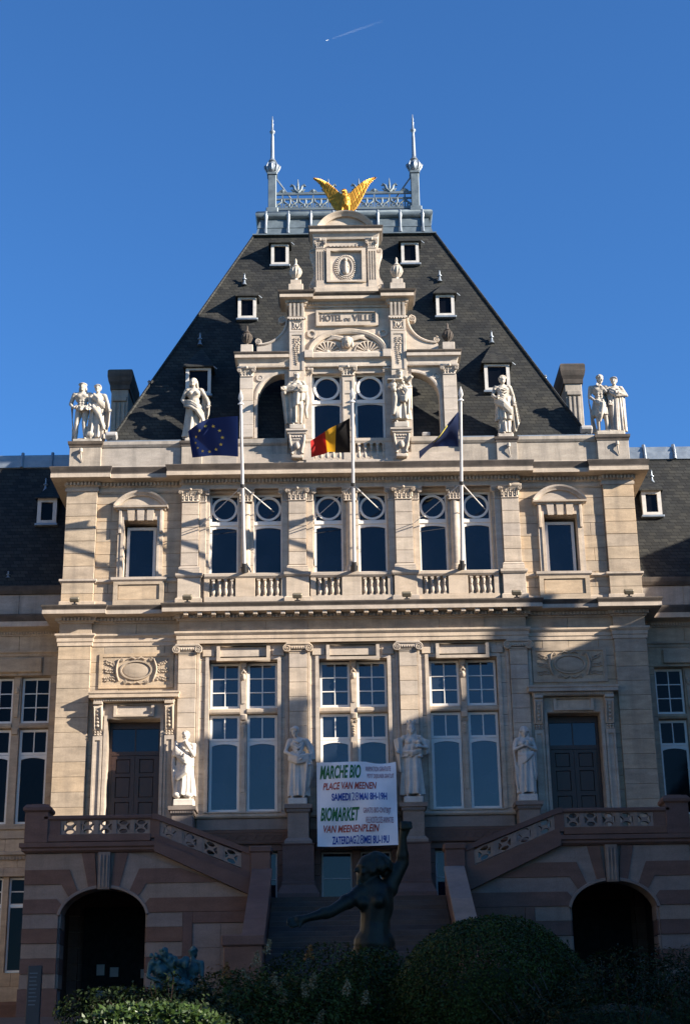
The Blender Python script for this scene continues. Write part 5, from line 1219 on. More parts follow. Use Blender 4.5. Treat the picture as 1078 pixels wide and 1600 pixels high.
def body(m, armL, armR, legs=None, male=False, nude=True, sway=.02, hd=None, hair='bun', yaw=0, tilt=0, headp=(0, -.03, 1.60)):
    """standing figure 1.75 high facing -y; armL/armR = (elbow, wrist, hand direction); L is at -x"""
    w = 1.12 if male else 1.0
    m.ball((sway, 0, .93), (.165, .12, .13), 14, 9); m.ball((sway*.5, 0, 1.08), (.125*w, .095, .14), 14, 9); m.ball((0, -.005, 1.29), (.165*w, .115, .17), 14, 9)
    m.cap((0, .01, 1.40), (headp[0]*.6, -.005, 1.50), .062*w, .052*w, 10)
    for t in S2:
        m.ball((t*.165*w, 0, 1.40), (.075, .07, .065), 10, 7); m.cap((t*.04, .01, 1.445), (t*.165*w, .005, 1.41), .05, .05, 8)
        if not male: m.ball((t*.075, -.105, 1.285), (.062, .055, .06), 10, 7)
        else: m.ball((t*.075, -.085, 1.32), (.085, .045, .06), 10, 7)
    if male:
        for k in range(3):
            for t in S2: m.ball((t*.04, -.085, 1.18-k*.075), (.042, .03, .034), 8, 5)
    for t, (el, wr, hdv) in ((-1, armL), (1, armR)):
        sh = (t*.185*w, 0, 1.40)
        m.cap(sh, el, .056*w, .043*w, 10); m.cap(el, wr, .043*w, .029*w, 10); hand(m, wr, hdv, 1.05)
    lg = legs or (((-.095, -.02, .50), (-.10, .03, .08)), ((.10, -.06, .50), (.12, .0, .08)))
    for t, (kn, an) in zip(S2, lg):
        m.cap((t*.085+sway, 0, .90), kn, .098, .062, 12); m.cap(kn, an, .060, .038, 12)
        m.ball(((kn[0]+an[0])/2, (kn[1]+an[1])/2+.035, kn[2]*.66), (.05, .05, .12), 10, 7)
        m.cap((an[0], an[1]+.02, .045), (an[0]+t*.02, an[1]-.15, .03), .042, .030, 8)
    head(m, headp, 1.0, yaw, tilt, hair, male)
def swag(m, pts, r, n=3, spread=.035, seed=0):
    """bundle of cloth folds following a line"""
    rd = random.Random(seed); pts = [Vector(p) for p in pts]
    P = []
    for i in range(len(pts)-1):
        for k in range(4): P.append(pts[i].lerp(pts[i+1], k/4))
    P.append(pts[-1])
    for q in range(n):
        o = Vector((0, -abs(rd.uniform(0, .6))*spread, (q-(n-1)/2)*spread))
        m.tube([p+o+Vector((0, 0, rd.uniform(-.006, .006))) for p in P], [r*(.8+.35*math.sin(3.1*i/len(P))) for i in range(len(P))], 8)
def drape_panel(m, pts_top, pts_bot, th=.03, waves=5, amp=.03, n=22):
    """thick hanging cloth between two lines"""
    def samp(P, t):
        q = t*(len(P)-1); i = min(int(q), len(P)-2); return Vector(P[i]).lerp(Vector(P[i+1]), q-i)
    rings = []
    for i in range(n+1):
        t = i/n; a, b = samp(pts_top, t), samp(pts_bot, t); o = Vector((0, amp*math.sin(waves*2*math.pi*t), 0)); r = []
        for j in range(9): r.append(tuple(a.lerp(b, j/8)+o*(.3+.7*j/8)+Vector((0, -th, 0))))
        for j in range(8, -1, -1): r.append(tuple(a.lerp(b, j/8)+o*(.3+.7*j/8)+Vector((0, th, 0))))
        rings.append(r)
    loft(m, rings)
RELAX = ((-.25, .03, 1.14), (-.24, -.08, .92), (0, -.2, -1)); RELAXR = ((.25, .03, 1.14), (.24, -.08, .92), (0, -.2, -1))
def statue(name, loc, H, build, base, label, group, mat='statue_stone', voxel=.0165, scale_base=True):
    T = thing(name, loc, label, 'statue', group)
    m = MB(); build(m); k = H/1.75
    m.v = [(x*k*1.06, y*k*1.08, z*k+base[2]) for x, y, z in m.v]
    ob('figure', remesh(m, voxel, 1), mat, T, local=True)
    b = MB().box(-base[0]/2, base[0]/2, -base[1]/2, base[1]/2, 0, base[2]+.015, .03)
    ob('base', b, mat, T, local=True)
    return T
def f_thinker(m):     # bearded man, hand raised to his chin, heavy cloak
    body(m, ((-.27, -.06, 1.13), (-.12, -.20, 1.10), (1, -.3, .1)), ((.22, -.16, 1.10), (.04, -.20, 1.40), (-.2, -.1, 1)), male='beard', hair='curls', yaw=.15, tilt=.2, headp=(.02, -.08, 1.60))
    skirt(m, 1.22, .10, .17, .14, .25, .20, 7, .10, 3); swag(m, [(-.22, -.02, 1.42), (-.20, -.14, 1.2), (.02, -.18, 1.0), (.22, -.10, .92)], .045, 4, .05, 1)
    swag(m, [(.2, -.08, 1.0), (.05, -.20, .72), (-.18, -.14, .55)], .05, 3, .06, 2); swag(m, [(-.24, .0, 1.3), (-.27, -.02, .9), (-.24, -.05, .5), (-.22, -.02, .2)], .05, 2, .05, 3)
    m.ball((-.16, -.16, .10), (.10, .09, .08), 10, 7); m.ball((.1, -.14, .09), (.12, .09, .06), 10, 7)
def f_weaver(m):      # woman looking down, gathering her mantle at one side
    body(m, ((-.27, -.05, 1.12), (-.02, -.22, .98), (.6, -.2, -.4)), ((.30, -.02, 1.10), (.28, -.12, .92), (-.1, -.3, -.9)), hair='bun', yaw=-.45, tilt=.35, headp=(-.05, -.08, 1.60))
    skirt(m, 1.14, .06, .17, .13, .23, .19, 8, .10, 7, dx=.02)
    for k in range(5): swag(m, [(-.10, -.12, 1.40-.05*k), (.02, -.16, 1.32-.075*k), (.14, -.10, 1.40-.05*k)], .018, 1, .02, k)
    drape_panel(m, [(.12, -.12, 1.05), (.24, -.16, 1.02), (.34, -.08, 1.08), (.36, .04, 1.2)], [(.08, -.12, .18), (.17, -.14, .10), (.27, -.06, .30), (.34, .05, .55)], .03, 2.5, .05)
    swag(m, [(-.2, -.05, 1.0), (.0, -.20, .90), (.26, -.14, .96)], .04, 4, .045, 5); swag(m, [(.2, .06, 1.42), (.32, .06, 1.2), (.36, .0, .95)], .05, 2, .05, 6)
def f_crowned(m):     # crowned woman, cloak spread over bent arms, a small bust on one arm
    body(m, ((-.34, .0, 1.20), (-.30, -.10, 1.05), (-.3, -.6, -.2)), ((.33, -.02, 1.16), (.16, -.22, 1.14), (-.9, -.3, .2)), hair='crown', headp=(0, -.04, 1.60))
    skirt(m, 1.12, .06, .17, .14, .23, .19, 6, .12, 11); skirt(m, 1.22, .92, .17, .13, .23, .18, 9, .10, 12)
    m.ball((.14, -.2, 1.26), .055, 9, 7); m.ball((.14, -.18, 1.17), (.075, .05, .06), 9, 7)
    drape_panel(m, [(-.40, .0, 1.36), (-.30, -.05, 1.38), (-.2, .0, 1.42)], [(-.30, .02, .62), (-.26, -.04, .58), (-.20, .0, .66)], .03, 1.5, .03)
    drape_panel(m, [(.2, .0, 1.42), (.3, -.02, 1.36), (.40, .02, 1.34)], [(.24, .04, 1.0), (.32, .02, 1.0), (.40, .04, 1.05)], .03, 1.5, .03)
    swag(m, [(-.2, -.08, 1.03), (0, -.18, 1.0), (.2, -.12, 1.06)], .035, 2, .04, 3)
def f_hooded(m):      # veiled woman, hands joined on her breast
    body(m, ((-.25, -.06, 1.14), (-.05, -.20, 1.22), (.6, -.2, .5)), ((.25, -.06, 1.14), (.06, -.20, 1.20), (-.6, -.2, .5)), hair='hood', yaw=.1, tilt=.15)
    skirt(m, 1.14, .06, .17, .14, .21, .18, 9, .10, 17)
    for k in range(5): swag(m, [(-.18, -.06, 1.02-.07*k), (.0, -.17, .98-.03*k), (.19, -.09, 1.06)], .026, 2, .035, 20+k)
    drape_panel(m, [(-.26, .03, 1.40), (-.30, -.02, 1.2), (-.26, -.06, 1.1)], [(-.26, .03, .30), (-.22, -.03, .16), (-.14, -.06, .10)], .03, 1.5, .03)
    drape_panel(m, [(.14, -.10, 1.05), (.22, -.06, 1.08), (.27, .0, 1.1)], [(.18, -.08, .42), (.24, -.04, .34), (.26, .02, .5)], .03, 2, .03)
def f_cape(m):        # bare shouldered woman with a mantle swept far out to one side
    body(m, ((-.30, -.06, 1.16), (-.34, -.20, 1.08), (-.5, -.5, .1)), ((.28, -.06, 1.14), (.16, -.20, 1.10), (-.7, -.3, .1)), legs=(((-.08, -.02, .5), (-.08, .02, .08)), ((.12, -.10, .52), (.10, -.02, .08))), hair='bun', yaw=.15, headp=(.0, -.03, 1.60))
    drape_panel(m, [(-.44, .02, 1.14), (-.30, -.06, 1.16), (-.12, -.10, 1.10), (.0, -.14, 1.08)], [(-.34, .06, .10), (-.24, .0, .08), (-.12, -.06, .06), (.0, -.10, .06)], .03, 3, .05)
    swag(m, [(-.36, -.16, 1.10), (-.1, -.2, 1.14), (.14, -.2, 1.10), (.30, -.1, 1.16)], .045, 4, .045, 31)
    drape_panel(m, [(-.1, -.15, 1.06), (.05, -.2, 1.04), (.2, -.14, 1.08), (.32, -.06, 1.12)], [(-.1, -.14, .55), (.04, -.18, .62), (.18, -.12, .8), (.30, -.05, .6)], .03, 3, .03)
    swag(m, [(.26, -.08, 1.1), (.30, -.06, .8), (.24, -.04, .5), (.27, -.02, .3)], .04, 3, .05, 32)
    m.ball((-.36, -.2, 1.12), (.09, .08, .08), 9, 7); m.ball((-.34, -.16, 1.0), .06, 8, 6)
def f_harvest(m):     # woman carrying a tray and a sheaf, skirts gathered up
    body(m, ((-.30, -.08, 1.15), (-.20, -.24, 1.20), (.2, -.6, .3)), ((.30, -.08, 1.16), (.16, -.22, 1.08), (-.8, -.3, .1)), legs=(((-.10, -.10, .52), (-.10, .0, .08)), ((.12, -.04, .5), (.13, .02, .08))), hair='wreath', yaw=.25, headp=(.0, -.04, 1.60))
    m.box(-.36, .06, -.28, -.02, 1.30, 1.34); m.xf(Matrix.Identity(4)); m.ball((-.20, -.22, 1.14), (.11, .09, .11), 9, 7); m.ball((-.18, -.24, 1.00), (.08, .07, .08), 9, 7)
    for k in range(7): m.ball((.22+.03*k*((-1)**k)*.5, -.10-.01*k, 1.36+.012*k), (.07, .06, .05), 8, 6)
    skirt(m, 1.10, .12, .17, .13, .24, .16, 7, .14, 41)
    swag(m, [(.08, -.2, 1.1), (.2, -.2, .9), (.12, -.22, .68), (.0, -.18, .72)], .055, 3, .05, 42); swag(m, [(-.18, -.1, 1.0), (-.14, -.2, .7), (-.2, -.12, .3)], .05, 3, .06, 43)
    drape_panel(m, [(.18, -.1, 1.12), (.28, -.06, 1.18), (.34, .02, 1.2)], [(.14, -.12, .2), (.24, -.08, .3), (.33, .02, .5)], .035, 2, .04)
def f_venus(m):       # bare torso, mantle round the hips billowing to one side
    body(m, ((-.28, .02, 1.15), (-.22, -.12, .98), (.7, -.3, -.2)), ((.30, -.02, 1.16), (.36, -.08, .98), (.0, -.3, -1)), hair='long', yaw=-.15, headp=(-.02, -.04, 1.61), sway=.03)
    skirt(m, .98, .06, .18, .14, .20, .17, 7, .11, 51, dx=-.05)
    swag(m, [(-.22, -.1, .98), (-.05, -.18, .92), (.10, -.19, .80), (.22, -.12, .62), (.26, -.06, .40)], .04, 4, .05, 52)
    drape_panel(m, [(.20, .06, 1.28), (.34, .04, 1.22), (.40, -.04, 1.05)], [(.16, .04, .45), (.28, .02, .42), (.38, -.02, .70)], .03, 2, .05)
def f_muse(m):        # turned woman, one knee forward, long mantle falling behind her
    body(m, ((-.26, -.06, 1.14), (-.20, -.18, 1.02), (.3, -.6, -.1)), ((.26, .02, 1.15), (.26, -.06, .96), (.1, -.2, -1)), legs=(((-.06, -.10, .50), (-.02, -.02, .08)), ((.12, -.02, .5), (.14, .04, .08))), hair='bun', yaw=.2, sway=-.02, headp=(.0, -.03, 1.60))
    skirt(m, 1.16, .42, .17, .13, .20, .17, 8, .12, 61, dx=.01); skirt(m, .6, .06, .15, .13, .14, .13, 7, .12, 62, dx=.0)
    for k in range(4): swag(m, [(-.14, -.10, 1.36-.06*k), (.0, -.15, 1.26-.08*k), (.15, -.09, 1.34-.06*k)], .02, 1, .02, 63+k)
    drape_panel(m, [(.14, .05, 1.40), (.24, .04, 1.3), (.30, -.02, 1.1)], [(.20, .02, .10), (.30, .0, .14), (.40, -.02, .42)], .03, 2.5, .05)
    swag(m, [(-.22, -.1, 1.0), (-.02, -.2, .84), (.18, -.14, .62)], .05, 4, .05, 66)
def f_pair_left(m):   # nude man with a cloak on his shoulders beside a draped woman
    a = MB(); body(a, ((-.30, .04, 1.14), (-.22, -.10, .98), (.6, -.3, -.2)), ((.24, -.06, 1.12), (.12, -.17, .92), (.6, -.3, -.3)), legs=(((-.11, -.04, .50), (-.13, .06, .08)), ((.09, -.08, .50), (.12, -.04, .08))), male=True, hair='wreath', yaw=-.1)
    swag(a, [(-.16, -.08, 1.0), (0, -.17, .90), (.16, -.10, .98)], .032, 3, .04, 71); drape_panel(a, [(-.24, .06, 1.42), (-.30, .08, 1.1), (-.28, .06, .95)], [(-.24, .1, .10), (-.2, .1, .12), (-.14, .08, .14)], .035, 2, .03)
    a.v = [(x-.20, y, z*1.0) for x, y, z in a.v]; m.add(a.v, a.f)
    a = MB(); body(a, ((-.20, -.08, 1.14), (-.14, -.18, .92), (-.5, -.3, -.2)), ((.28, -.02, 1.12), (.32, -.12, .92), (.3, -.4, -.6)), hair='bun', yaw=-.1)
    skirt(a, 1.15, .05, .16, .13, .22, .18, 8, .11, 72); swag(a, [(-.1, -.12, 1.36), (.04, -.16, 1.2), (.2, -.08, 1.05)], .03, 4, .045, 73); swag(a, [(-.1, -.16, 1.0), (.1, -.18, .7), (.22, -.1, .35)], .04, 3, .05, 74)
    drape_panel(a, [(.18, .05, 1.38), (.28, .02, 1.15), (.36, -.08, .95)], [(.18, .05, .3), (.26, .0, .25), (.34, -.05, .45)], .03, 2, .04)
    a.v = [(x*.96+.20, y-.02, z*.96) for x, y, z in a.v]; m.add(a.v, a.f)
    m.ball((.06, -.16, .14), (.12, .08, .10), 9, 7); m.ball((0, 0, .03), (.42, .2, .05), 14, 6)
def f_pair_right(m):  # bare chested man with a loin cloth, a robed woman's arm on his shoulder
    a = MB(); body(a, ((-.25, .02, 1.14), (-.14, -.12, .95), (.5, -.3, -.5)), ((.25, .0, 1.14), (.24, -.1, .94), (0, -.3, -1)), legs=(((-.08, -.05, .50), (-.06, .03, .08)), ((.11, -.08, .50), (.16, -.02, .08))), male=True, hair='curls', yaw=.5, tilt=.3, headp=(.03, -.07, 1.60))
    skirt(a, 1.0, .52, .17, .14, .20, .17, 7, .14, 81); swag(a, [(-.12, -.14, .92), (.05, -.19, .80), (-.02, -.16, .5), (-.06, -.12, .36)], .04, 3, .04, 82)
    drape_panel(a, [(-.26, .06, 1.30), (-.28, .07, 1.0), (-.24, .06, .9)], [(-.24, .1, .06), (-.18, .1, .06), (-.1, .08, .06)], .035, 2, .03)
    a.v = [(x-.19, y, z) for x, y, z in a.v]; m.add(a.v, a.f)
    a = MB(); body(a, ((-.24, -.08, 1.26), (-.36, -.10, 1.42), (-.6, -.1, .3)), ((.30, -.06, 1.14), (.12, -.19, 1.16), (-.9, -.2, .2)), hair='bun', yaw=-.35)
    skirt(a, 1.2, .05, .165, .13, .19, .16, 9, .11, 83); swag(a, [(-.16, -.1, 1.3), (.0, -.16, 1.16), (.24, -.1, 1.2)], .035, 4, .045, 84)
    drape_panel(a, [(.1, -.10, 1.06), (.2, -.05, 1.1), (.26, .02, 1.2)], [(.12, -.1, .05), (.22, -.06, .05), (.26, .02, .05)], .03, 2, .04); drape_panel(a, [(-.28, .08, 1.3), (-.2, .1, 1.3), (-.1, .1, 1.3)], [(-.3, .1, .04), (-.2, .1, .04), (-.1, .1, .04)], .04, 2, .03)
    a.v = [(x*.98+.22, y+.0, z*.98) for x, y, z in a.v]; m.add(a.v, a.f)
    m.ball((0, 0, .03), (.42, .2, .05), 14, 6)
GP1, GP2, GP3 = 'statues on pedestals between the tall windows', 'statues on consoles beside the gable windows', 'statues along the parapet'
for nm, x, z, H, fn, bs, lab, gp, y in (
    ('statue', -5.46, 9.94, 2.22, f_thinker, (.66, .52, .22), 'white stone statue of a bearded man with hand at chin, in sunlight', GP1, 49.52),
    ('statue', -1.84, 9.94, 2.36, f_weaver, (.62, .5, .20), 'stone statue of a woman looking down and gathering her mantle, left of the banner', GP1, 49.52),
    ('statue', 1.84, 9.94, 2.42, f_crowned, (.62, .5, .20), 'stone statue of a crowned woman with spread cloak, right of the banner', GP1, 49.52),
    ('statue', 5.48, 9.94, 2.24, f_hooded, (.62, .5, .22), 'shaded stone statue of a veiled woman with joined hands beside the door', GP1, 49.52),
    ('statue', -1.82, 23.08, 2.10, f_cape, (.54, .44, .18), 'stone statue of a woman with mantle swept aside on gable console', GP2, 49.92),
    ('statue', 1.82, 23.08, 2.10, f_harvest, (.50, .44, .22), 'stone statue of a woman carrying tray and fruit on gable console', GP2, 49.92),
    ('statue', -5.49, 22.78, 2.42, f_venus, (.56, .5, .16), 'stone statue of a bare-chested woman with billowing mantle behind the starry flag', GP3, 50.32),
    ('statue', 5.49, 22.78, 2.34, f_muse, (.56, .5, .18), 'stone statue of a robed woman with one knee forward in front of dormer', GP3, 50.32)):
    statue(nm, (x, y, z), H, fn, bs, lab, gp, 'clean_statue_stone' if gp == GP1 else 'statue_stone')
statue('statue_group', (-9.19, 50.40, 22.79), 2.30, f_pair_left, (1.02, .62, .18), 'stone pair of nude man and draped woman on the corner beside the dark chimney', 'statue pairs on the parapet corners')
statue('statue_group', (9.19, 50.40, 22.79), 2.26, f_pair_right, (1.0, .62, .22), 'stone pair with robed woman laying an arm on bare-chested man', 'statue pairs on the parapet corners')

# ================================================================== gilded eagle
EG = thing('eagle', (0, 50.45, 32.07), 'gilded eagle with raised wings on top of the gable', 'eagle')
m = MB(); m.ball((0, 0, .52), (.21, .20, .36), 14, 10); m.ball((0, -.02, .80), (.14, .14, .16), 12, 8); m.ball((-.02, -.06, .96), (.10, .12, .11), 12, 8)
m.cap((-.05, -.15, .96), (-.10, -.21, .91), .045, .02, 8); m.ball((0, .12, .2), (.20, .10, .22), 10, 7)
for s in S2:
    m.cap((s*.11, -.06, .34), (s*.13, -.08, .10), .085, .045, 8)
    for k in (-1, 0, 1): m.cap((s*.13, -.10, .07), (s*.13+k*.06, -.2, .03), .03, .02, 6)
rd = random.Random(6)
for k in range(40):
    a = rd.uniform(-1.4, 1.4); z = rd.uniform(.3, .85); m.ball((.20*math.sin(a), -.19*math.cos(a)*(1-(z-.55)**2*2), z), (.035, .02, .05), 6, 4)
ob('body', remesh(m, .02, 1), 'gilding', EG, local=True)
FE = None
for s in S2:
    lead = [Vector((s*x, .02+.1*x, z)) for x, z in ((.12, .78), (.20, .90), (.38, 1.14), (.64, 1.40), (.90, 1.56), (1.17, 1.66))]
    low = [Vector((s*x, .05+.08*x, z)) for x, z in ((.20, .08), (.40, .26), (.56, .55), (.72, .92), (.90, 1.32), (1.16, 1.63))]
    def L(t):
        q = t*(len(lead)-1); i = min(int(q), len(lead)-2); return lead[i].lerp(lead[i+1], q-i)
    m = MB(); m.tube([L(i/14) for i in range(15)], [.06-.038*i/14 for i in range(15)], 8)
    drop = [l_.lerp(q_, .72) for l_, q_ in zip(lead, low)]
    v = []
    for i in range(15):
        t = i/14; q = t*5; k = min(int(q), 4); d = drop[k].lerp(drop[k+1], q-k); a = L(t); v += [a, a.lerp(d, .5)+Vector((0, -.03, 0)), d, a.lerp(d, .5)+Vector((0, .04, 0))]
    m.add(v, [(i*4+k, i*4+4+k, i*4+4+(k+1) % 4, i*4+(k+1) % 4) for i in range(14) for k in range(4)])
    w = ob('wing', remesh(m, .02, 1), 'gilding', EG, local=True)
    for k in range(22):
        t = .02+k/21*.97; a = L(t); q = min(1, t*1.0)
        qq = t*5; kk = min(int(qq), 4); tip = low[kk].lerp(low[kk+1], qq-kk)
        d = tip-a; ln = d.length
        for lay, fr in ((0, 1.0), (1, .62)):
            e = a+d*fr; wd = (.058-.022*q)*(1 if lay == 0 else .9); n = Vector((0, -1, 0)); sd = d.normalized().cross(n).normalized()
            f = MB(); vv = []
            for i, ww in ((0, .8), (.35, 1), (.75, 1), (.93, .8), (1, .35)):
                c = a+(e-a)*i+Vector((0, -.05-.035*lay*1.0+.03*i*lay-.004*(k % 2), 0))
                vv += [c-sd*wd*ww, c+n*.028*ww, c+sd*wd*ww, c-n*.015]
            f.add(vv, [(i*4+j, i*4+4+j, i*4+4+(j+1) % 4, i*4+(j+1) % 4) for i in range(4) for j in range(4)])
            ob('feather', f, 'gilding', w, local=True, smooth=70)
for k in range(5):
    x = -.16+k*.08
    ob('tail_feather', MB().add([(x-.05, .14, .3), (x, .10, .3), (x+.05, .14, .3), (x-.05, .18, .0), (x, .13, -.02), (x+.05, .18, 0)], [(0, 1, 4, 3), (1, 2, 5, 4), (0, 3, 5, 2)]), 'gilding', EG, local=True)

# ================================================================== bronze woman in the garden
BY = 17.0
BR = thing('bronze_statue', (at(588, 1500, BY).x, BY, gz(BY)+.05), 'dark bronze nude woman with one arm raised and one outstretched', 'statue')
J = lambda px, py, dy=0: at(px, py, BY+dy)
m = MB(); U = .0075*BY/17
hd = J(577, 1357); ch = J(588, 1412); wa = J(586, 1443); hip = J(585, 1478); nk = J(588, 1383)
m.ball(ch, (.19, .16, .26), 16, 10); m.ball(ch+Vector((-.01, 0, .12)), (.20, .14, .14), 14, 9); m.ball(wa, (.165, .135, .27), 14, 9); m.tube([ch, wa, hip], [.175, .155, .19], 14); m.ball(hip+Vector((0, 0, .02)), (.225, .18, .19), 16, 10); m.ball(hip+Vector((-.02, .06, -.08)), (.22, .17, .17), 14, 9)
m.cap(ch+Vector((-.01, 0, .2)), hd+Vector((.05, .02, -.12)), .095, .075, 12)
m.ball(ch+Vector((-.15, -.09, .0)), (.075, .08, .08), 12, 8); m.ball(ch+Vector((.02, -.13, .01)), (.08, .075, .08), 12, 8)
shL = J(562, 1397, -.05); elL = J(518, 1424, -.20); wrL = J(478, 1435, -.30)
m.ball(shL, (.105, .10, .095), 12, 8); m.cap(ch+Vector((0, 0, .13)), shL, .11, .09, 12); m.cap(shL, elL, .085, .062, 14); m.ball(shL.lerp(elL, .45), (.10, .085, .085), 10, 8); m.cap(elL, wrL, .066, .040, 14); m.ball(elL.lerp(wrL, .25), (.09, .07, .068), 10, 8)
shR = J(607, 1388, .05); elR = J(629, 1348, .05); wrR = J(629, 1308, -.02)
m.ball(shR, (.11, .10, .11), 12, 8); m.cap(ch+Vector((.03, 0, .1)), shR, .11, .10, 12); m.cap(shR, elR, .095, .070, 14); m.cap(elR, wrR, .072, .042, 14); m.ball(elR.lerp(wrR, .3), (.075, .07, .09), 10, 8)
hand(m, wrL, (J(459, 1441, -.34)-wrL), 1.5)
hp = J(634, 1291, -.04); m.cap(wrR, hp, .045, .062, 10)                                       # raised fist with folded fingers
for k in range(4): m.cap(hp+Vector((-.05+.033*k, -.045, .035)), hp+Vector((-.045+.033*k, -.065, -.03)), .021, .019, 8)
m.cap(hp+Vector((-.05, -.03, -.02)), hp+Vector((.01, -.075, .015)), .022, .018, 8)
head(m, hd+Vector((-.005, 0, -.02)), 1.40, -1.15, -.10, 'none')
rd = random.Random(9); hc = hd+Vector((.02, .02, .05))
m.ball(hc+Vector((.02, .01, .0)), (.135, .13, .11), 14, 9)
for k in range(70):                                                                           # wavy hair massed and swept back
    a = rd.uniform(-2.4, 2.4); e = rd.uniform(-.25, 1.35)
    p = Vector((.03+.140*math.cos(a)*math.cos(e), .02+.132*math.sin(a)*math.cos(e), .125*math.sin(e)+.0))
    if p.x < -.085 and p.z < .06: continue
    m.tube([hc+p, hc+p*1.06+Vector((.035, 0, -.03)), hc+p*1.04+Vector((.07, .01, -.075))], [.026, .028, .015], 7)
m.cap(hc+Vector((.13, .05, -.02)), hc+Vector((.17, .07, -.16)), .07, .05, 8)
gzb = gz(BY)+.45
for t, kn, an in ((-1, Vector((-.16, -.12, 1.02)), Vector((-.14, .05, .12))), (1, Vector((.10, .02, 1.02)), Vector((.14, .12, .12)))):
    hj = hip+Vector((t*.11, .02, -.10)); K = Vector((hip.x+kn.x, BY+kn.y, gzb+(hip.z-gzb)*.46)); A = Vector((hip.x+an.x, BY+an.y, gzb+.1))
    m.cap(hj, K, .145, .085, 14); m.cap(K, A, .082, .05, 14); m.ball(K.lerp(A, .3)+Vector((0, .04, 0)), (.075, .075, .17), 10, 8); m.cap(A+Vector((0, .02, -.05)), A+Vector((t*.02, -.2, -.07)), .055, .04, 8)
m.ball((hip.x-.04, BY-.13, wa.z-.03), (.02, .02, .03), 6, 4)
ob('figure', remesh(m, .0125, 7, .6), 'bronze', BR)
ob('pedestal', MB().box(hip.x-.5, hip.x+.5, BY-.45, BY+.5, gz(BY)-.3, gzb+.01, .03), 'paving_stone', BR)

# ================================================================== green bronze group by the porch
GY = 32.0; g0 = at(250, 1555, GY); gzg = gz(GY)
BG = thing('bronze_group', (at(275, 1555, GY).x, GY, gzg), 'verdigris bronze figures, one bending over and a youth seen from behind', 'statue')
m = MB()
a = MB(); body(a, ((-.26, -.06, 1.14), (-.02, -.30, 1.0), (.6, -.3, -.2)), ((.22, -.14, 1.12), (.30, -.34, 1.02), (.4, -.4, -.1)), hair='curls', yaw=.9, tilt=.35, headp=(.06, -.10, 1.58))
skirt(a, .98, .1, .18, .15, .28, .24, 7, .12, 91)
a.xf(Matrix.Translation((at(248, 1520, GY).x, GY, gzg+.0)) @ Matrix.Rotation(.55, 4, 'Z') @ Matrix.Scale(.96, 4)); m.add(a.v, a.f)
a = MB(); body(a, ((-.24, .03, 1.15), (-.22, -.14, 1.0), (.2, -1, 0)), ((.33, .10, 1.16), (.16, .12, .98), (-.6, .1, -.4)), male=True, hair='curls')
a.xf(Matrix.Translation((at(299, 1520, GY).x, GY+.25, gzg+.0)) @ Matrix.Rotation(2.75, 4, 'Z') @ Matrix.Scale(.97, 4)); m.add(a.v, a.f)
c = at(275, 1512, GY)
rd = random.Random(12)
for k in range(26): m.ball((c.x+rd.uniform(-.28, .26), GY+rd.uniform(-.12, .25), c.z+rd.uniform(-.45, .16)), (rd.uniform(.06, .14), .1, rd.uniform(.06, .12)), 8, 6)
m.cap((c.x, GY+.1, gzg), (c.x, GY+.1, c.z-.1), .3, .2, 10)
for k in range(30): m.ball((c.x-.28+rd.uniform(-.22, .3), GY-.05+rd.uniform(-.1, .1), c.z+rd.uniform(.02, .26)), rd.uniform(.03, .06), 7, 5)
ob('figures', remesh(m, .018, 2), 'verdigris', BG)
# ================================================================== urns
URN = MB().lathe([(.10, 0), (.12, .04), (.07, .10), (.06, .15), (.12, .20), (.19, .30), (.215, .42), (.20, .52), (.14, .58), (.12, .60), (.145, .63), (.10, .68), (.055, .74), (.04, .80), (.05, .86), (.035, .93), (.008, .99)], seg=18)
for k in range(12):
    a = math.pi*k/6; URN.tube([(.07*math.cos(a), .07*math.sin(a), .16), (.165*math.cos(a), .165*math.sin(a), .26), (.215*math.cos(a), .215*math.sin(a), .40), (.19*math.cos(a), .19*math.sin(a), .54)], [.012, .025, .03, .015], 5)
URNM = URN.mesh('urn', 50)
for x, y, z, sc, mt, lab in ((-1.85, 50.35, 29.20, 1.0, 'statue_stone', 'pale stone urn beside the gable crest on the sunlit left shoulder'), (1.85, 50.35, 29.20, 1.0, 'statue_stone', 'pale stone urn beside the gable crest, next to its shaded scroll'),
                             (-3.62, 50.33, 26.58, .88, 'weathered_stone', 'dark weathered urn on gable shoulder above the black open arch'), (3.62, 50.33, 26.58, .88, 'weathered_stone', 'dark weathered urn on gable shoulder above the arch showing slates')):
    me = URNM.copy(); U_ = ob('urn', me, mt, None, (x, y, z), scale=(sc, sc, sc)); tag(U_, lab, 'urn', 'urns on the gable')

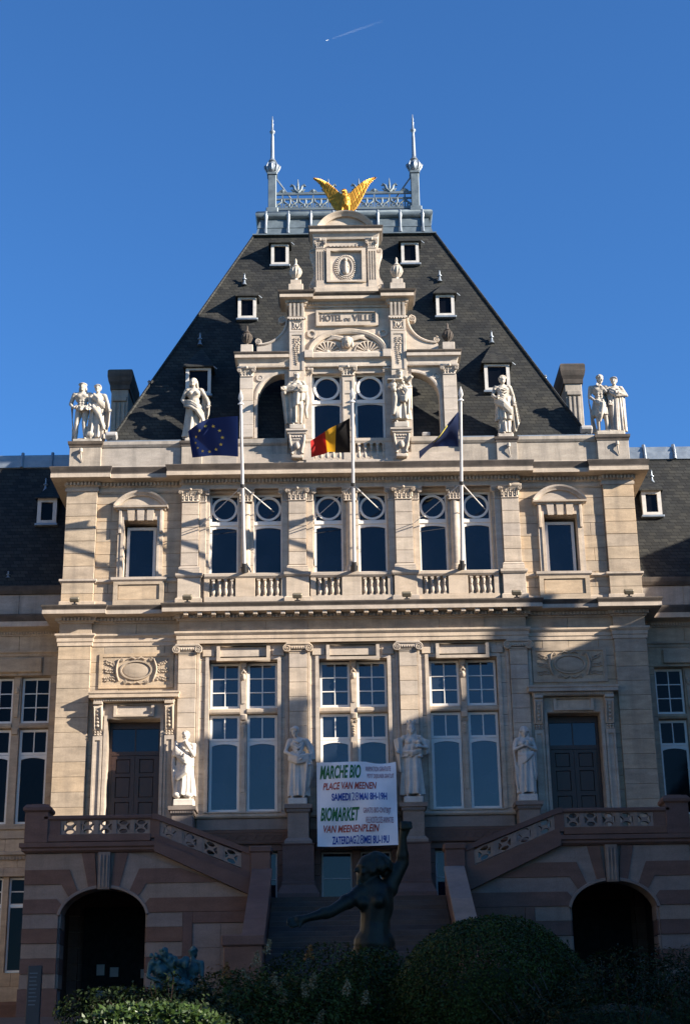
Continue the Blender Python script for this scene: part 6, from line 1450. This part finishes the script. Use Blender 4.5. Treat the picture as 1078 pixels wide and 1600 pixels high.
# ================================================================== flagpoles and flags
PT = 5.55
POLES = ((-3.59, (-.004, -2.50, 4.95)), (.085, (-.0, -2.50, 4.98)), (3.70, (-.02, -2.5, 4.98)))
plab = ('white tilted flagpole carrying the starry blue flag', 'white tilted flagpole carrying the black yellow and red flag', 'white tilted flagpole carrying the plain navy flag')
def pole_pt(i, z):
    x, d = POLES[i]; t = (z-17.80)/d[2]; return Vector((x+d[0]*t, 49.40+d[1]*t, z))
for i, (x, d) in enumerate(POLES):
    T = thing('flagpole', (x, 49.40, 17.80), plab[i], 'flagpole', 'flagpoles on the balcony')
    top = Vector((x, 49.40, 17.80))+Vector(d); ax = Vector(d).normalized()
    ob('shaft', MB().tube([(x, 49.40, 17.80), top], [.062, .046], 12), 'pole_paint', T, smooth=40)
    m = MB(); b = len(m.v); m.lathe([(.045, 0), (.10, .02), (.10, .05), (.05, .08), (.04, .12), (.085, .22), (.06, .34), (.008, .50)], 0, 0, 0, 8, 1, .55)
    m.xf(Matrix.Translation(top) @ ax.to_track_quat('Z', 'Y').to_matrix().to_4x4()); ob('spear_finial', m, 'pole_paint', T, smooth=35)
    ob('foot_socket', MB().tube([(x, 49.44, 17.74), Vector((x, 49.40, 17.80))+ax*.25], .085, 10).box(x-.12, x+.12, 49.34, 49.80, 17.875, 17.91), 'iron', T)
    p = pole_pt(i, 20.35)
    for q in ((x-1.55, 49.80, 19.55), (x+.95, 50.24, 20.2)): ob('stay', MB().tube([p, q], .018 if q[0] > x else .012, 6), 'pole_paint', T)
    ob('collar', MB().tube([p-ax*.06, p+ax*.06], .075, 10), 'iron', T)
def interp(P, t):
    q = t*(len(P)-1); k = min(int(q), len(P)-2); a, b = P[k], P[k+1]; return (a[0]+(b[0]-a[0])*(q-k), a[1]+(b[1]-a[1])*(q-k))
def smoothp(P, n=40):
    """Catmull-Rom resample"""
    out = []
    for i in range(n+1):
        q = i/n*(len(P)-1); k = min(int(q), len(P)-2); t = q-k
        p = [P[max(0, min(len(P)-1, k+o))] for o in (-1, 0, 1, 2)]
        out.append(tuple(.5*((2*p[1][c])+(-p[0][c]+p[2][c])*t+(2*p[0][c]-5*p[1][c]+4*p[2][c]-p[3][c])*t*t+(-p[0][c]+3*p[1][c]-3*p[2][c]+p[3][c])*t**3) for c in (0, 1)))
    return out
def flag(i, topline, botline, mat, label, ph, amp=.10, n=44, r=26):
    tp, bt = smoothp(topline, n), smoothp(botline, n); y0 = pole_pt(i, 21.8).y
    def pos(u, v):
        a, b = interp(tp, u), interp(bt, u); px, py = a[0]+(b[0]-a[0])*v, a[1]+(b[1]-a[1])*v
        w = amp*u**.6*(math.sin(u*7.5+ph+v*1.6)+.45*math.sin(u*15+v*3+ph))
        return at(px, py, y0+.9*v*.9-.25*(1-v)+w*1.0+.15*u)
    V = [pos(c/n, k/r) for k in range(r+1) for c in range(n+1)]
    F = [(k*(n+1)+c, k*(n+1)+c+1, (k+1)*(n+1)+c+1, (k+1)*(n+1)+c) for k in range(r) for c in range(n)]
    me = MB().add(V, F).mesh('flag', 180); uv = me.uv_layers.new(name='UVMap')
    for lp in me.loops: q = lp.vertex_index; uv.data[lp.index].uv = ((q % (n+1))/n, (q//(n+1))/r)
    o = ob('flag', me, mat); tag(o, label, 'flag', 'flags flying from the balcony')
    return o, pos
fl, pos = flag(0, [(372, 650), (345, 652), (322, 656), (304, 666), (294.5, 674)], [(372.5, 713.5), (350, 712), (330, 712), (312, 714), (301, 715)], 'flag_blue', 'blue flag with a ring of yellow stars', .4, .07)
for k in range(12):
    a = 2*math.pi*k/12; cu, cv = .52+.27*math.cos(a), .53+.36*math.sin(a); V = [pos(cu, cv)+Vector((0, -.012, 0))]
    for q in range(10):
        b = math.pi/2+2*math.pi*q/10; rr = 1.0 if q % 2 == 0 else .42
        V.append(pos(cu-.036*rr*math.cos(b), cv-.048*rr*math.sin(b))+Vector((0, -.012, 0)))
    ob('star', MB().add(V, [(0, 1+q, 1+(q+1) % 10) for q in range(10)]), 'flag_yellow', fl)
flag(1, [(546.5, 653), (530, 662), (516, 669), (503.5, 677), (485.3, 689)], [(547.5, 707), (529, 707), (515, 706), (507.7, 709), (486.3, 714.6)], 'flag_belgium', 'black yellow and red striped flag hanging from middle pole', 1.4, .13)
fl, pos = flag(2, [(716.5, 642), (707, 653), (697, 665), (683, 683.5), (670, 694), (654.3, 705)], [(716, 698), (700, 697.5), (690, 697.5), (683, 698), (672, 700.5), (655.3, 717)], 'flag_navy', 'navy flag folded on itself with a thin yellow curl', 2.6, .10)
m = MB(); m.tube([pos(u, .10+.30*(u-.42)**1)+Vector((0, -.03, 0)) for u in np.linspace(.36, .72, 14)], [.012]+[.026]*12+[.012], 6)
ob('yellow_curl', m, 'flag_yellow', fl)

# ================================================================== banner
BX0, BX1, BZ0, BZ1, BYY = -1.22, 1.30, 8.58, 11.22, 49.05
def wav(x, z):
    u, v = (x-BX0)/(BX1-BX0), (z-BZ0)/(BZ1-BZ0)
    return .07*math.sin(u*5+v*3.0)+.035*math.sin(u*11-v*7)-.05*math.sin(math.pi*u)*math.sin(math.pi*v)+.02*math.sin((u+v)*9)*v*(1-v)*3
def edge(x, z):                                  # sagging top edge, slightly uneven bottom
    u, v = (x-BX0)/(BX1-BX0), (z-BZ0)/(BZ1-BZ0); return z-.05*max(0, math.sin(math.pi*min(1, max(0, (u-.62)/.38))))*v**3
n = 40
V = [(x, BYY+wav(x, z), edge(x, z)) for z in np.linspace(BZ0, BZ1, n+1) for x in np.linspace(BX0, BX1, n+1)]
bn = ob('banner', MB().add(V, [(k*(n+1)+c, k*(n+1)+c+1, (k+1)*(n+1)+c+1, (k+1)*(n+1)+c) for k in range(n) for c in range(n)]), 'banner_cloth', smooth=180)
tag(bn, 'white market banner with green red and blue lettering between two statues', 'banner')
def ban(body, zx0, zx1, zy0, zy1, mat, shear=0.0, bold=0.0):
    fx = lambda q: BX0+(q-45)/960*(BX1-BX0); fz = lambda q: BZ1-(q-102)/1008*(BZ1-BZ0)
    place_text('lettering', body, fx(zx0), fx(zx1), fz(zy1), fz(zy0), BYY-.012, mat, bn, .002, shear, bold, wav)
ban('MARCHE BIO', 82, 578, 140, 305, 'ink_green', .25, .03); ban('PLACE VAN MEENEN', 118, 765, 350, 437, 'ink_red', .25, .02)
ban('ANIMATION GRATUITE', 633, 940, 158, 217, 'ink_maroon', 0, -.004); ban('PETIT DEJEUNER GRATUIT', 655, 975, 250, 318, 'ink_maroon', 0, -.002)
ban('SAMEDI', 222, 446, 482, 572, 'ink_blue', 0, .03); ban('28', 462, 545, 476, 572, 'ink_blue', 0, -.006); ban('MAI 8H-19H', 556, 886, 482, 572, 'ink_blue', 0, .025)
ban('BIOMARKET', 85, 553, 648, 812, 'ink_green', .25, .03); ban('VAN MEENENPLEIN', 120, 786, 860, 946, 'ink_red', .25, .02)
ban('GRATIS BIO-ONTBIJT', 598, 930, 664, 745, 'ink_maroon', 0, 0); ban('VELE KOSTELOZE ANIMATIES', 624, 958, 773, 846, 'ink_maroon', 0, -.004)
ban('ZATERDAG', 222, 504, 990, 1085, 'ink_blue', 0, .03); ban('28', 508, 595, 984, 1085, 'ink_blue', 0, -.006); ban('MEI 8U-19U', 600, 900, 990, 1085, 'ink_blue', 0, .025)
for x, z, q in ((BX0, BZ1, (-1.30, 49.9, 11.45)), (BX1, BZ1, (1.40, 49.9, 11.42)), (BX0, BZ0, (-1.34, 49.4, 8.45)), (BX1, BZ0, (1.35, 49.4, 8.45))): ob('cord', MB().tube([(x, BYY+wav(x, z), z), q], .007, 5), 'iron', bn)

# ================================================================== floodlights and small lamps
def floodlight(x, y, z, lab, ry, sc=1.0, mat='lamp_metal', gp='floodlights on the cornice'):
    T = thing('floodlight', (x, y, z), lab, 'floodlight', gp)
    ob('bracket', MB().box(-.03*sc, .03*sc, -.03*sc, .03*sc, 0, .10*sc).box(-.09*sc, .09*sc, -.05*sc, .05*sc, 0, .015), 'iron', T, local=True)
    h = MB().box(-.16*sc, .16*sc, -.11*sc, .10*sc, -.075*sc, .085*sc, .03*sc); h.xf(Matrix.Translation((0, 0, .17*sc)) @ Matrix.Rotation(R(ry), 4, 'X')); ob('lamp_housing', h, mat, T, local=True)
    h = MB().box(-.13*sc, .13*sc, .10*sc, .108*sc, -.06*sc, .06*sc); h.xf(Matrix.Translation((0, 0, .17*sc)) @ Matrix.Rotation(R(ry), 4, 'X')); ob('lens', h, 'dark_glass', T, local=True)
    ob('cable', MB().tube([(.05, .08, .02), (.22, .16, .02), (.42, .10, .015)], .012, 5), 'iron', T, local=True)
for x, y, lb in ((-9.24, 49.50, 'small floodlight on the cornice at the corner towards the dark-roofed wing'), (-5.48, 49.42, 'small floodlight on the cornice above the bearded statue'), (-1.82, 49.42, 'small floodlight on the cornice above the statue gathering her mantle'),
                 (1.82, 49.42, 'small floodlight on the cornice above the crowned statue'), (5.48, 49.42, 'small floodlight on the cornice above the veiled statue'), (9.24, 49.50, 'small floodlight on the cornice at the corner towards the sunlit roof')):
    floodlight(x, y, 16.73, lb, 30)
for s in S2: floodlight(s*8.35, 50.2, 22.88, 'grey floodlight on the parapet beside the ' + ('nude man and draped woman' if s < 0 else 'pair with the bare-chested man'), -35, 1.3, 'grey_paint', 'floodlights behind the parapet')
floodlight(2.72, 50.45, 22.97, 'small spotlight standing in the open gable arch', 20, .9, 'grey_paint', 'spotlight in the gable arch')
SC = MB().lathe([(.055, .14), (.065, .24), (.05, .28), (.01, .29)], 0, -.05, 0, 10).tube([(0, -.05, .16), (0, -.06, .06), (.02, -.02, -.10), (.05, .0, -.22)], [.03, .025, .02, .012], 6).mesh('wall_lamp', 50)
for x, y, lab in ((-9.33, 49.88, 'white torch-shaped lamp on the corner pedestal under the nude pair'), (9.33, 49.88, 'white torch-shaped lamp on the corner pedestal under the robed pair'), (5.55, 49.91, 'white torch-shaped lamp on parapet pedestal under the robed muse')):
    tag(ob('wall_lamp', SC.copy(), 'statue_stone', None, (x, y, 22.22)), lab, 'lamp', 'torch lamps on the parapet')

# ================================================================== sign, plane
sg = thing('information_pillar', (-6.2, 30, gz(30)), 'slim dark information pillar in front of the left porch', 'sign')
ob('slab', MB().box(-.13, .13, -.05, .05, 0, 1.36, .01), 'iron', sg, local=True)
for k in range(9): ob('text_line', MB().box(-.09, .06-.012*(k % 3), -.056, -.052, 1.22-k*.07, 1.235-k*.07), 'zinc', sg, local=True)
def far(px, py, D):
    d = (_fw + _Rt*((px-539)/FPX) + _Up*((800-py)/FPX)).normalized(); return Vector((CX, 0, CZ))+d*D
A, B = far(511, 63, 15000), far(600, 32, 15600)
pl_ = thing('airliner', A, 'tiny distant airliner at the head of its vapour trail', 'airplane')
dr_ = (B-A).normalized(); sd_ = dr_.cross(Vector((0, 0, 1))).normalized()
m = MB().tube([A-dr_*20, A-dr_*14, A+dr_*16, A+dr_*24], [.4, 1.7, 1.7, .5], 8)
ob('fuselage', m, 'zinc_light', pl_); m = MB().add([A-dr_*4, A+dr_*6, A+dr_*12+sd_*24, A+dr_*9+sd_*24, A+dr_*12-sd_*24, A+dr_*9-sd_*24, A+Vector((0, 0, .8))], [(0, 1, 2, 3), (0, 5, 4, 1), (0, 1, 6)]); ob('wings', m, 'zinc_light', pl_)
def vapour():
    m, N, L, P = nt('thin_vapour'); N.remove(P)
    v = N.new('ShaderNodeVolumePrincipled'); v.inputs['Color'].default_value = (.9, .93, 1, 1); v.inputs['Density'].default_value = .0085; v.inputs['Anisotropy'].default_value = .2
    tc = N.new('ShaderNodeTexCoord'); s = N.new('ShaderNodeSeparateXYZ'); L.new(tc.outputs['Generated'], s.inputs[0])
    r = N.new('ShaderNodeMapRange'); L.new(s.outputs[0], r.inputs[0]); r.inputs[1].default_value = 0; r.inputs[2].default_value = 1; r.inputs[3].default_value = .0026; r.inputs[4].default_value = .0
    L.new(r.outputs[0], v.inputs['Density']); L.new(v.outputs[0], N['Material Output'].inputs['Volume'])
vapour()
ct = thing('contrail', A+dr_*70, 'faint pale double vapour trail across the blue sky', 'vapour trail')
for t in S2:
    o = ob('vapour_streak', MB().tube([A+dr_*70+sd_*t*9, A+dr_*200+sd_*t*11, (A+B)/2+sd_*t*13, B+sd_*t*16], [4, 8, 10, 12], 8), 'thin_vapour', ct)
# ================================================================== planting
def leaves(P, N, size, rng, aspect=.5, droop=.3, jit=.6):
    """leaf quads (bent diamonds) at points P with outward normals N"""
    n = len(P); d = N+rng.normal(0, jit, (n, 3)); d /= np.linalg.norm(d, axis=1, keepdims=True)
    t = rng.normal(0, 1, (n, 3)); t -= d*(t*d).sum(1, keepdims=True); t /= np.linalg.norm(t, axis=1, keepdims=True)
    s = size*rng.uniform(.6, 1.35, (n, 1)); b = np.cross(d, t)
    a0 = P; a1 = P+t*s*.5+b*s*aspect*.5+d*s*.06; a2 = P+t*s-d*s*droop*.3; a3 = P+t*s*.5-b*s*aspect*.5+d*s*.06
    V = np.stack([a0, a1, a2, a3], 1).reshape(-1, 3)
    return V
def quads(name, V, mat, parent):
    n = len(V)//4; me = bpy.data.meshes.new(name); me.vertices.add(n*4); me.vertices.foreach_set('co', V.astype(np.float32).ravel())
    me.loops.add(n*4); me.loops.foreach_set('vertex_index', np.arange(n*4, dtype=np.int32)); me.polygons.add(n); me.polygons.foreach_set('loop_start', np.arange(0, n*4, 4, dtype=np.int32))
    me.update(calc_edges=True); me.validate()
    return ob(name, me, mat, parent)
def lump(rng, dirs, k=16, amp=.22, sharp=4):
    c = rng.normal(0, 1, (k, 3)); c /= np.linalg.norm(c, axis=1, keepdims=True); w = rng.uniform(.3, 1, k)
    return 1+amp*((np.exp(sharp*(dirs@c.T-1))*w).sum(1)-.5)
def bush(name, c, r, n, size, mat, label, seed, cat='shrub', group=None, amp=.2, aspect=.5, shell=.30, up=.0, mats2=None, sprigs=0, slen=.22, k=20, sharp=4):
    rng = np.random.default_rng(seed); gzz = gz(c[1])
    T = thing(name, (c[0], c[1], gzz), label, cat, group)
    d = rng.normal(0, 1, (n, 3)); d /= np.linalg.norm(d, axis=1, keepdims=True); d = d[d[:, 2] > -.55]
    q = lump(rng, d, k, amp, sharp)*(1-shell*rng.random(len(d))**1.8)
    P = np.array(c)+d*np.array(r)*q[:, None]
    N = d/np.array(r); N /= np.linalg.norm(N, axis=1, keepdims=True); N[:, 2] += up
    V = [leaves(P, N, size, rng, aspect)]
    if sprigs:                                       # twigs that poke out of the outline, each with its own leaves
        sd = rng.normal(0, 1, (sprigs, 3)); sd[:, 2] = np.abs(sd[:, 2])+.25; sd /= np.linalg.norm(sd, axis=1, keepdims=True)
        tw = MB()
        for v_ in sd:
            a0 = np.array(c)+v_*np.array(r)*.85; ln = slen*rng.uniform(.5, 1.5); dv = v_+rng.normal(0, .25, 3)+np.array([0, 0, .35]); dv /= np.linalg.norm(dv); a1 = a0+dv*(ln+.15*max(r))
            tw.tube([tuple(a0), tuple((a0+a1)/2+np.array([0, 0, .01])), tuple(a1)], [.004, .003, .0015], 4); m_ = int(26*ln/.2)+8; u_ = rng.random((m_, 1))**.8
            V.append(leaves(a0+(a1-a0)*u_+rng.normal(0, .02, (m_, 3))*(1.25-u_), np.tile(dv, (m_, 1)), size*1.2, rng, aspect))
        ob('twigs', tw, 'dark_wood', T, kind='stuff')
    quads('foliage', np.concatenate(V), mat, T)
    if mats2:
        mt, fr = mats2; k = rng.random(len(P)) < fr; quads('young_shoots', leaves(P[k]*1.0+N[k]*.04, N[k], size, rng, aspect), mt, T)['kind'] = 'stuff'
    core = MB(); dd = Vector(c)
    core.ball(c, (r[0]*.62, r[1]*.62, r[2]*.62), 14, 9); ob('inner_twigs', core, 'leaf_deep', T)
    st = MB(); rd = random.Random(seed)
    for k in range(5): a = rd.uniform(0, 6.28); st.tube([(c[0]+.1*math.cos(a), c[1]+.1*math.sin(a), gzz-.05), (c[0]+r[0]*.3*math.cos(a), c[1]+r[1]*.3*math.sin(a), c[2])], [.03, .015], 6)
    ob('stems', st, 'dark_wood', T)
    return T, P, N, rng
def pxb(px, py, Y): return at(px, py, Y)
# big clipped dome on the right
c = pxb(775, 1600, 13.0)
bush('clipped_bush', (c.x, 13.0, c.z-.02), (.90, .92, .74), 105000, .024, 'leaf_dark', 'large rounded clipped bush in deep shade before the right porch', 1, 'bush', None, .10, .55, .14, sprigs=120, slen=.05, k=40, sharp=9)
c = pxb(960, 1640, 12.0); bush('juniper', (c.x, 12.0, c.z), (1.0, .9, .52), 34000, .036, 'leaf_deep', 'low dark feathery juniper spreading beside the rounded bush', 2, 'shrub', None, .35, .3, .35, .4, sprigs=90, slen=.09, k=40, sharp=10)
c = pxb(1085, 1620, 12.6); bush('juniper', (c.x, 12.6, c.z), (.55, .6, .42), 18000, .036, 'leaf_deep', 'dark juniper in front of the right porch pier', 3, 'shrub', None, .3, .3, .35, .4, sprigs=50, slen=.09, k=30, sharp=10)
c = pxb(560, 1625, 13.6); bush('leafy_shrub', (c.x, 13.6, c.z-.05), (.62, .6, .62), 36000, .03, 'leaf_dark', 'dense dark leafy shrub at the feet of the bronze woman', 4, 'shrub', None, .35, .5, .3, sprigs=70, slen=.12, k=40, sharp=10)
# flowering shrubs in the middle
blooms = [(415, 1482), (483, 1490), (400, 1500), (355, 1518), (388, 1525), (430, 1533), (487, 1535), (433, 1548), (388, 1560), (440, 1562), (478, 1548), (570, 1560), (495, 1592), (540, 1545)]
T, P, N, rng = bush('flowering_shrub', tuple(pxb(455, 1668, 13.0)), (.66, .6, .60), 38000, .034, 'leaf_fern', 'flowering shrub with cream plumes left of the bronze woman', 5, 'shrub', None, .5, .4, .4, .5, sprigs=150, slen=.13, k=44, sharp=11)
T2, P, N, rng = bush('flowering_shrub', tuple(pxb(385, 1650, 12.4)), (.34, .5, .42), 24000, .034, 'leaf_fern', 'rusty tipped flowering shrub beside the green bronze figures', 6, 'shrub', None, .5, .4, .4, .5, ('leaf_rust', .05), sprigs=90, slen=.18, k=40, sharp=11)
def plume(px, py, Y, par, k, mat='bloom'):
    p = pxb(px, py, Y); rng2 = np.random.default_rng(k); n = 130
    h = rng2.random(n); r = .042*(1-h)*rng2.random(n)**.5+.006; a = rng2.uniform(0, 6.28, n); lean = rng2.uniform(-.05, .05)
    Q = np.stack([p.x+r*np.cos(a)+lean*h, p.y+r*np.sin(a), p.z-.04+h*.10], 1); D = np.stack([np.cos(a), np.sin(a), np.full(n, .5)], 1)
    o = quads('flower_plume', leaves(Q, D, .016, rng2, .8), mat, par)
for k, (x, y) in enumerate(blooms): plume(x, y, 12.2 if x > 370 else 11.95, T if x > 395 else T2, 100+k, 'leaf_rust' if (x, y) in ((483, 1490), (355, 1518)) else 'bloom')
# clipped hedge, its end in sunlight
def hedge(name, px0, px1, pyt, Y, depth, n, size, mat, label, seed):
    rng = np.random.default_rng(seed); a, b = pxb(px0, pyt, Y), pxb(px1, pyt, Y); g = gz(Y); zt = a.z
    T = thing(name, ((a.x+b.x)/2, Y, g), label, 'hedge')
    x = rng.uniform(a.x, b.x, n); u = (x-a.x)/(b.x-a.x); zz = zt+.05*np.sin(x*3)-.55*np.maximum(0, np.abs(u-.5)*2-.45)**2.0
    f = rng.random(n); top = f < .5
    y = np.where(top, rng.uniform(Y, Y+depth, n), Y+rng.uniform(0, .05, n)); z = np.where(top, zz-.25*((y-Y)/depth-.45)**2-rng.random(n)*.04, g+.1+(zz-g-.15)*rng.random(n)**.6)
    N = np.where(top[:, None], np.array([[0, -.25, 1.]]), np.array([[0, -1., .25]]))+rng.normal(0, .2, (n, 3))
    quads('foliage', leaves(np.stack([x, y, z], 1), N, size, rng, .5), mat, T)
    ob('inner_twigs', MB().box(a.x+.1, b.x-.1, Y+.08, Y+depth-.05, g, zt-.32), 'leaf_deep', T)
hedge('hedge', 85, 372, 1582, 8.6, .9, 26000, .034, 'leaf_hedge', 'low glossy clipped hedge catching the sun at the front', 21)
hedge('hedge', 10, 250, 1622, 7.4, .6, 14000, .030, 'leaf_hedge', 'bright yellow-green hedge tip in front of the glossy hedge', 22)
c = pxb(262, 1618, 11.2); bush('leafy_shrub', (c.x, 11.2, c.z-.1), (.55, .5, .36), 22000, .03, 'leaf_deep', 'dark shrub between the sunlit hedge and the green bronze figures', 24, 'shrub', None, .35, .5, .3, sprigs=70, slen=.12, k=40, sharp=10)
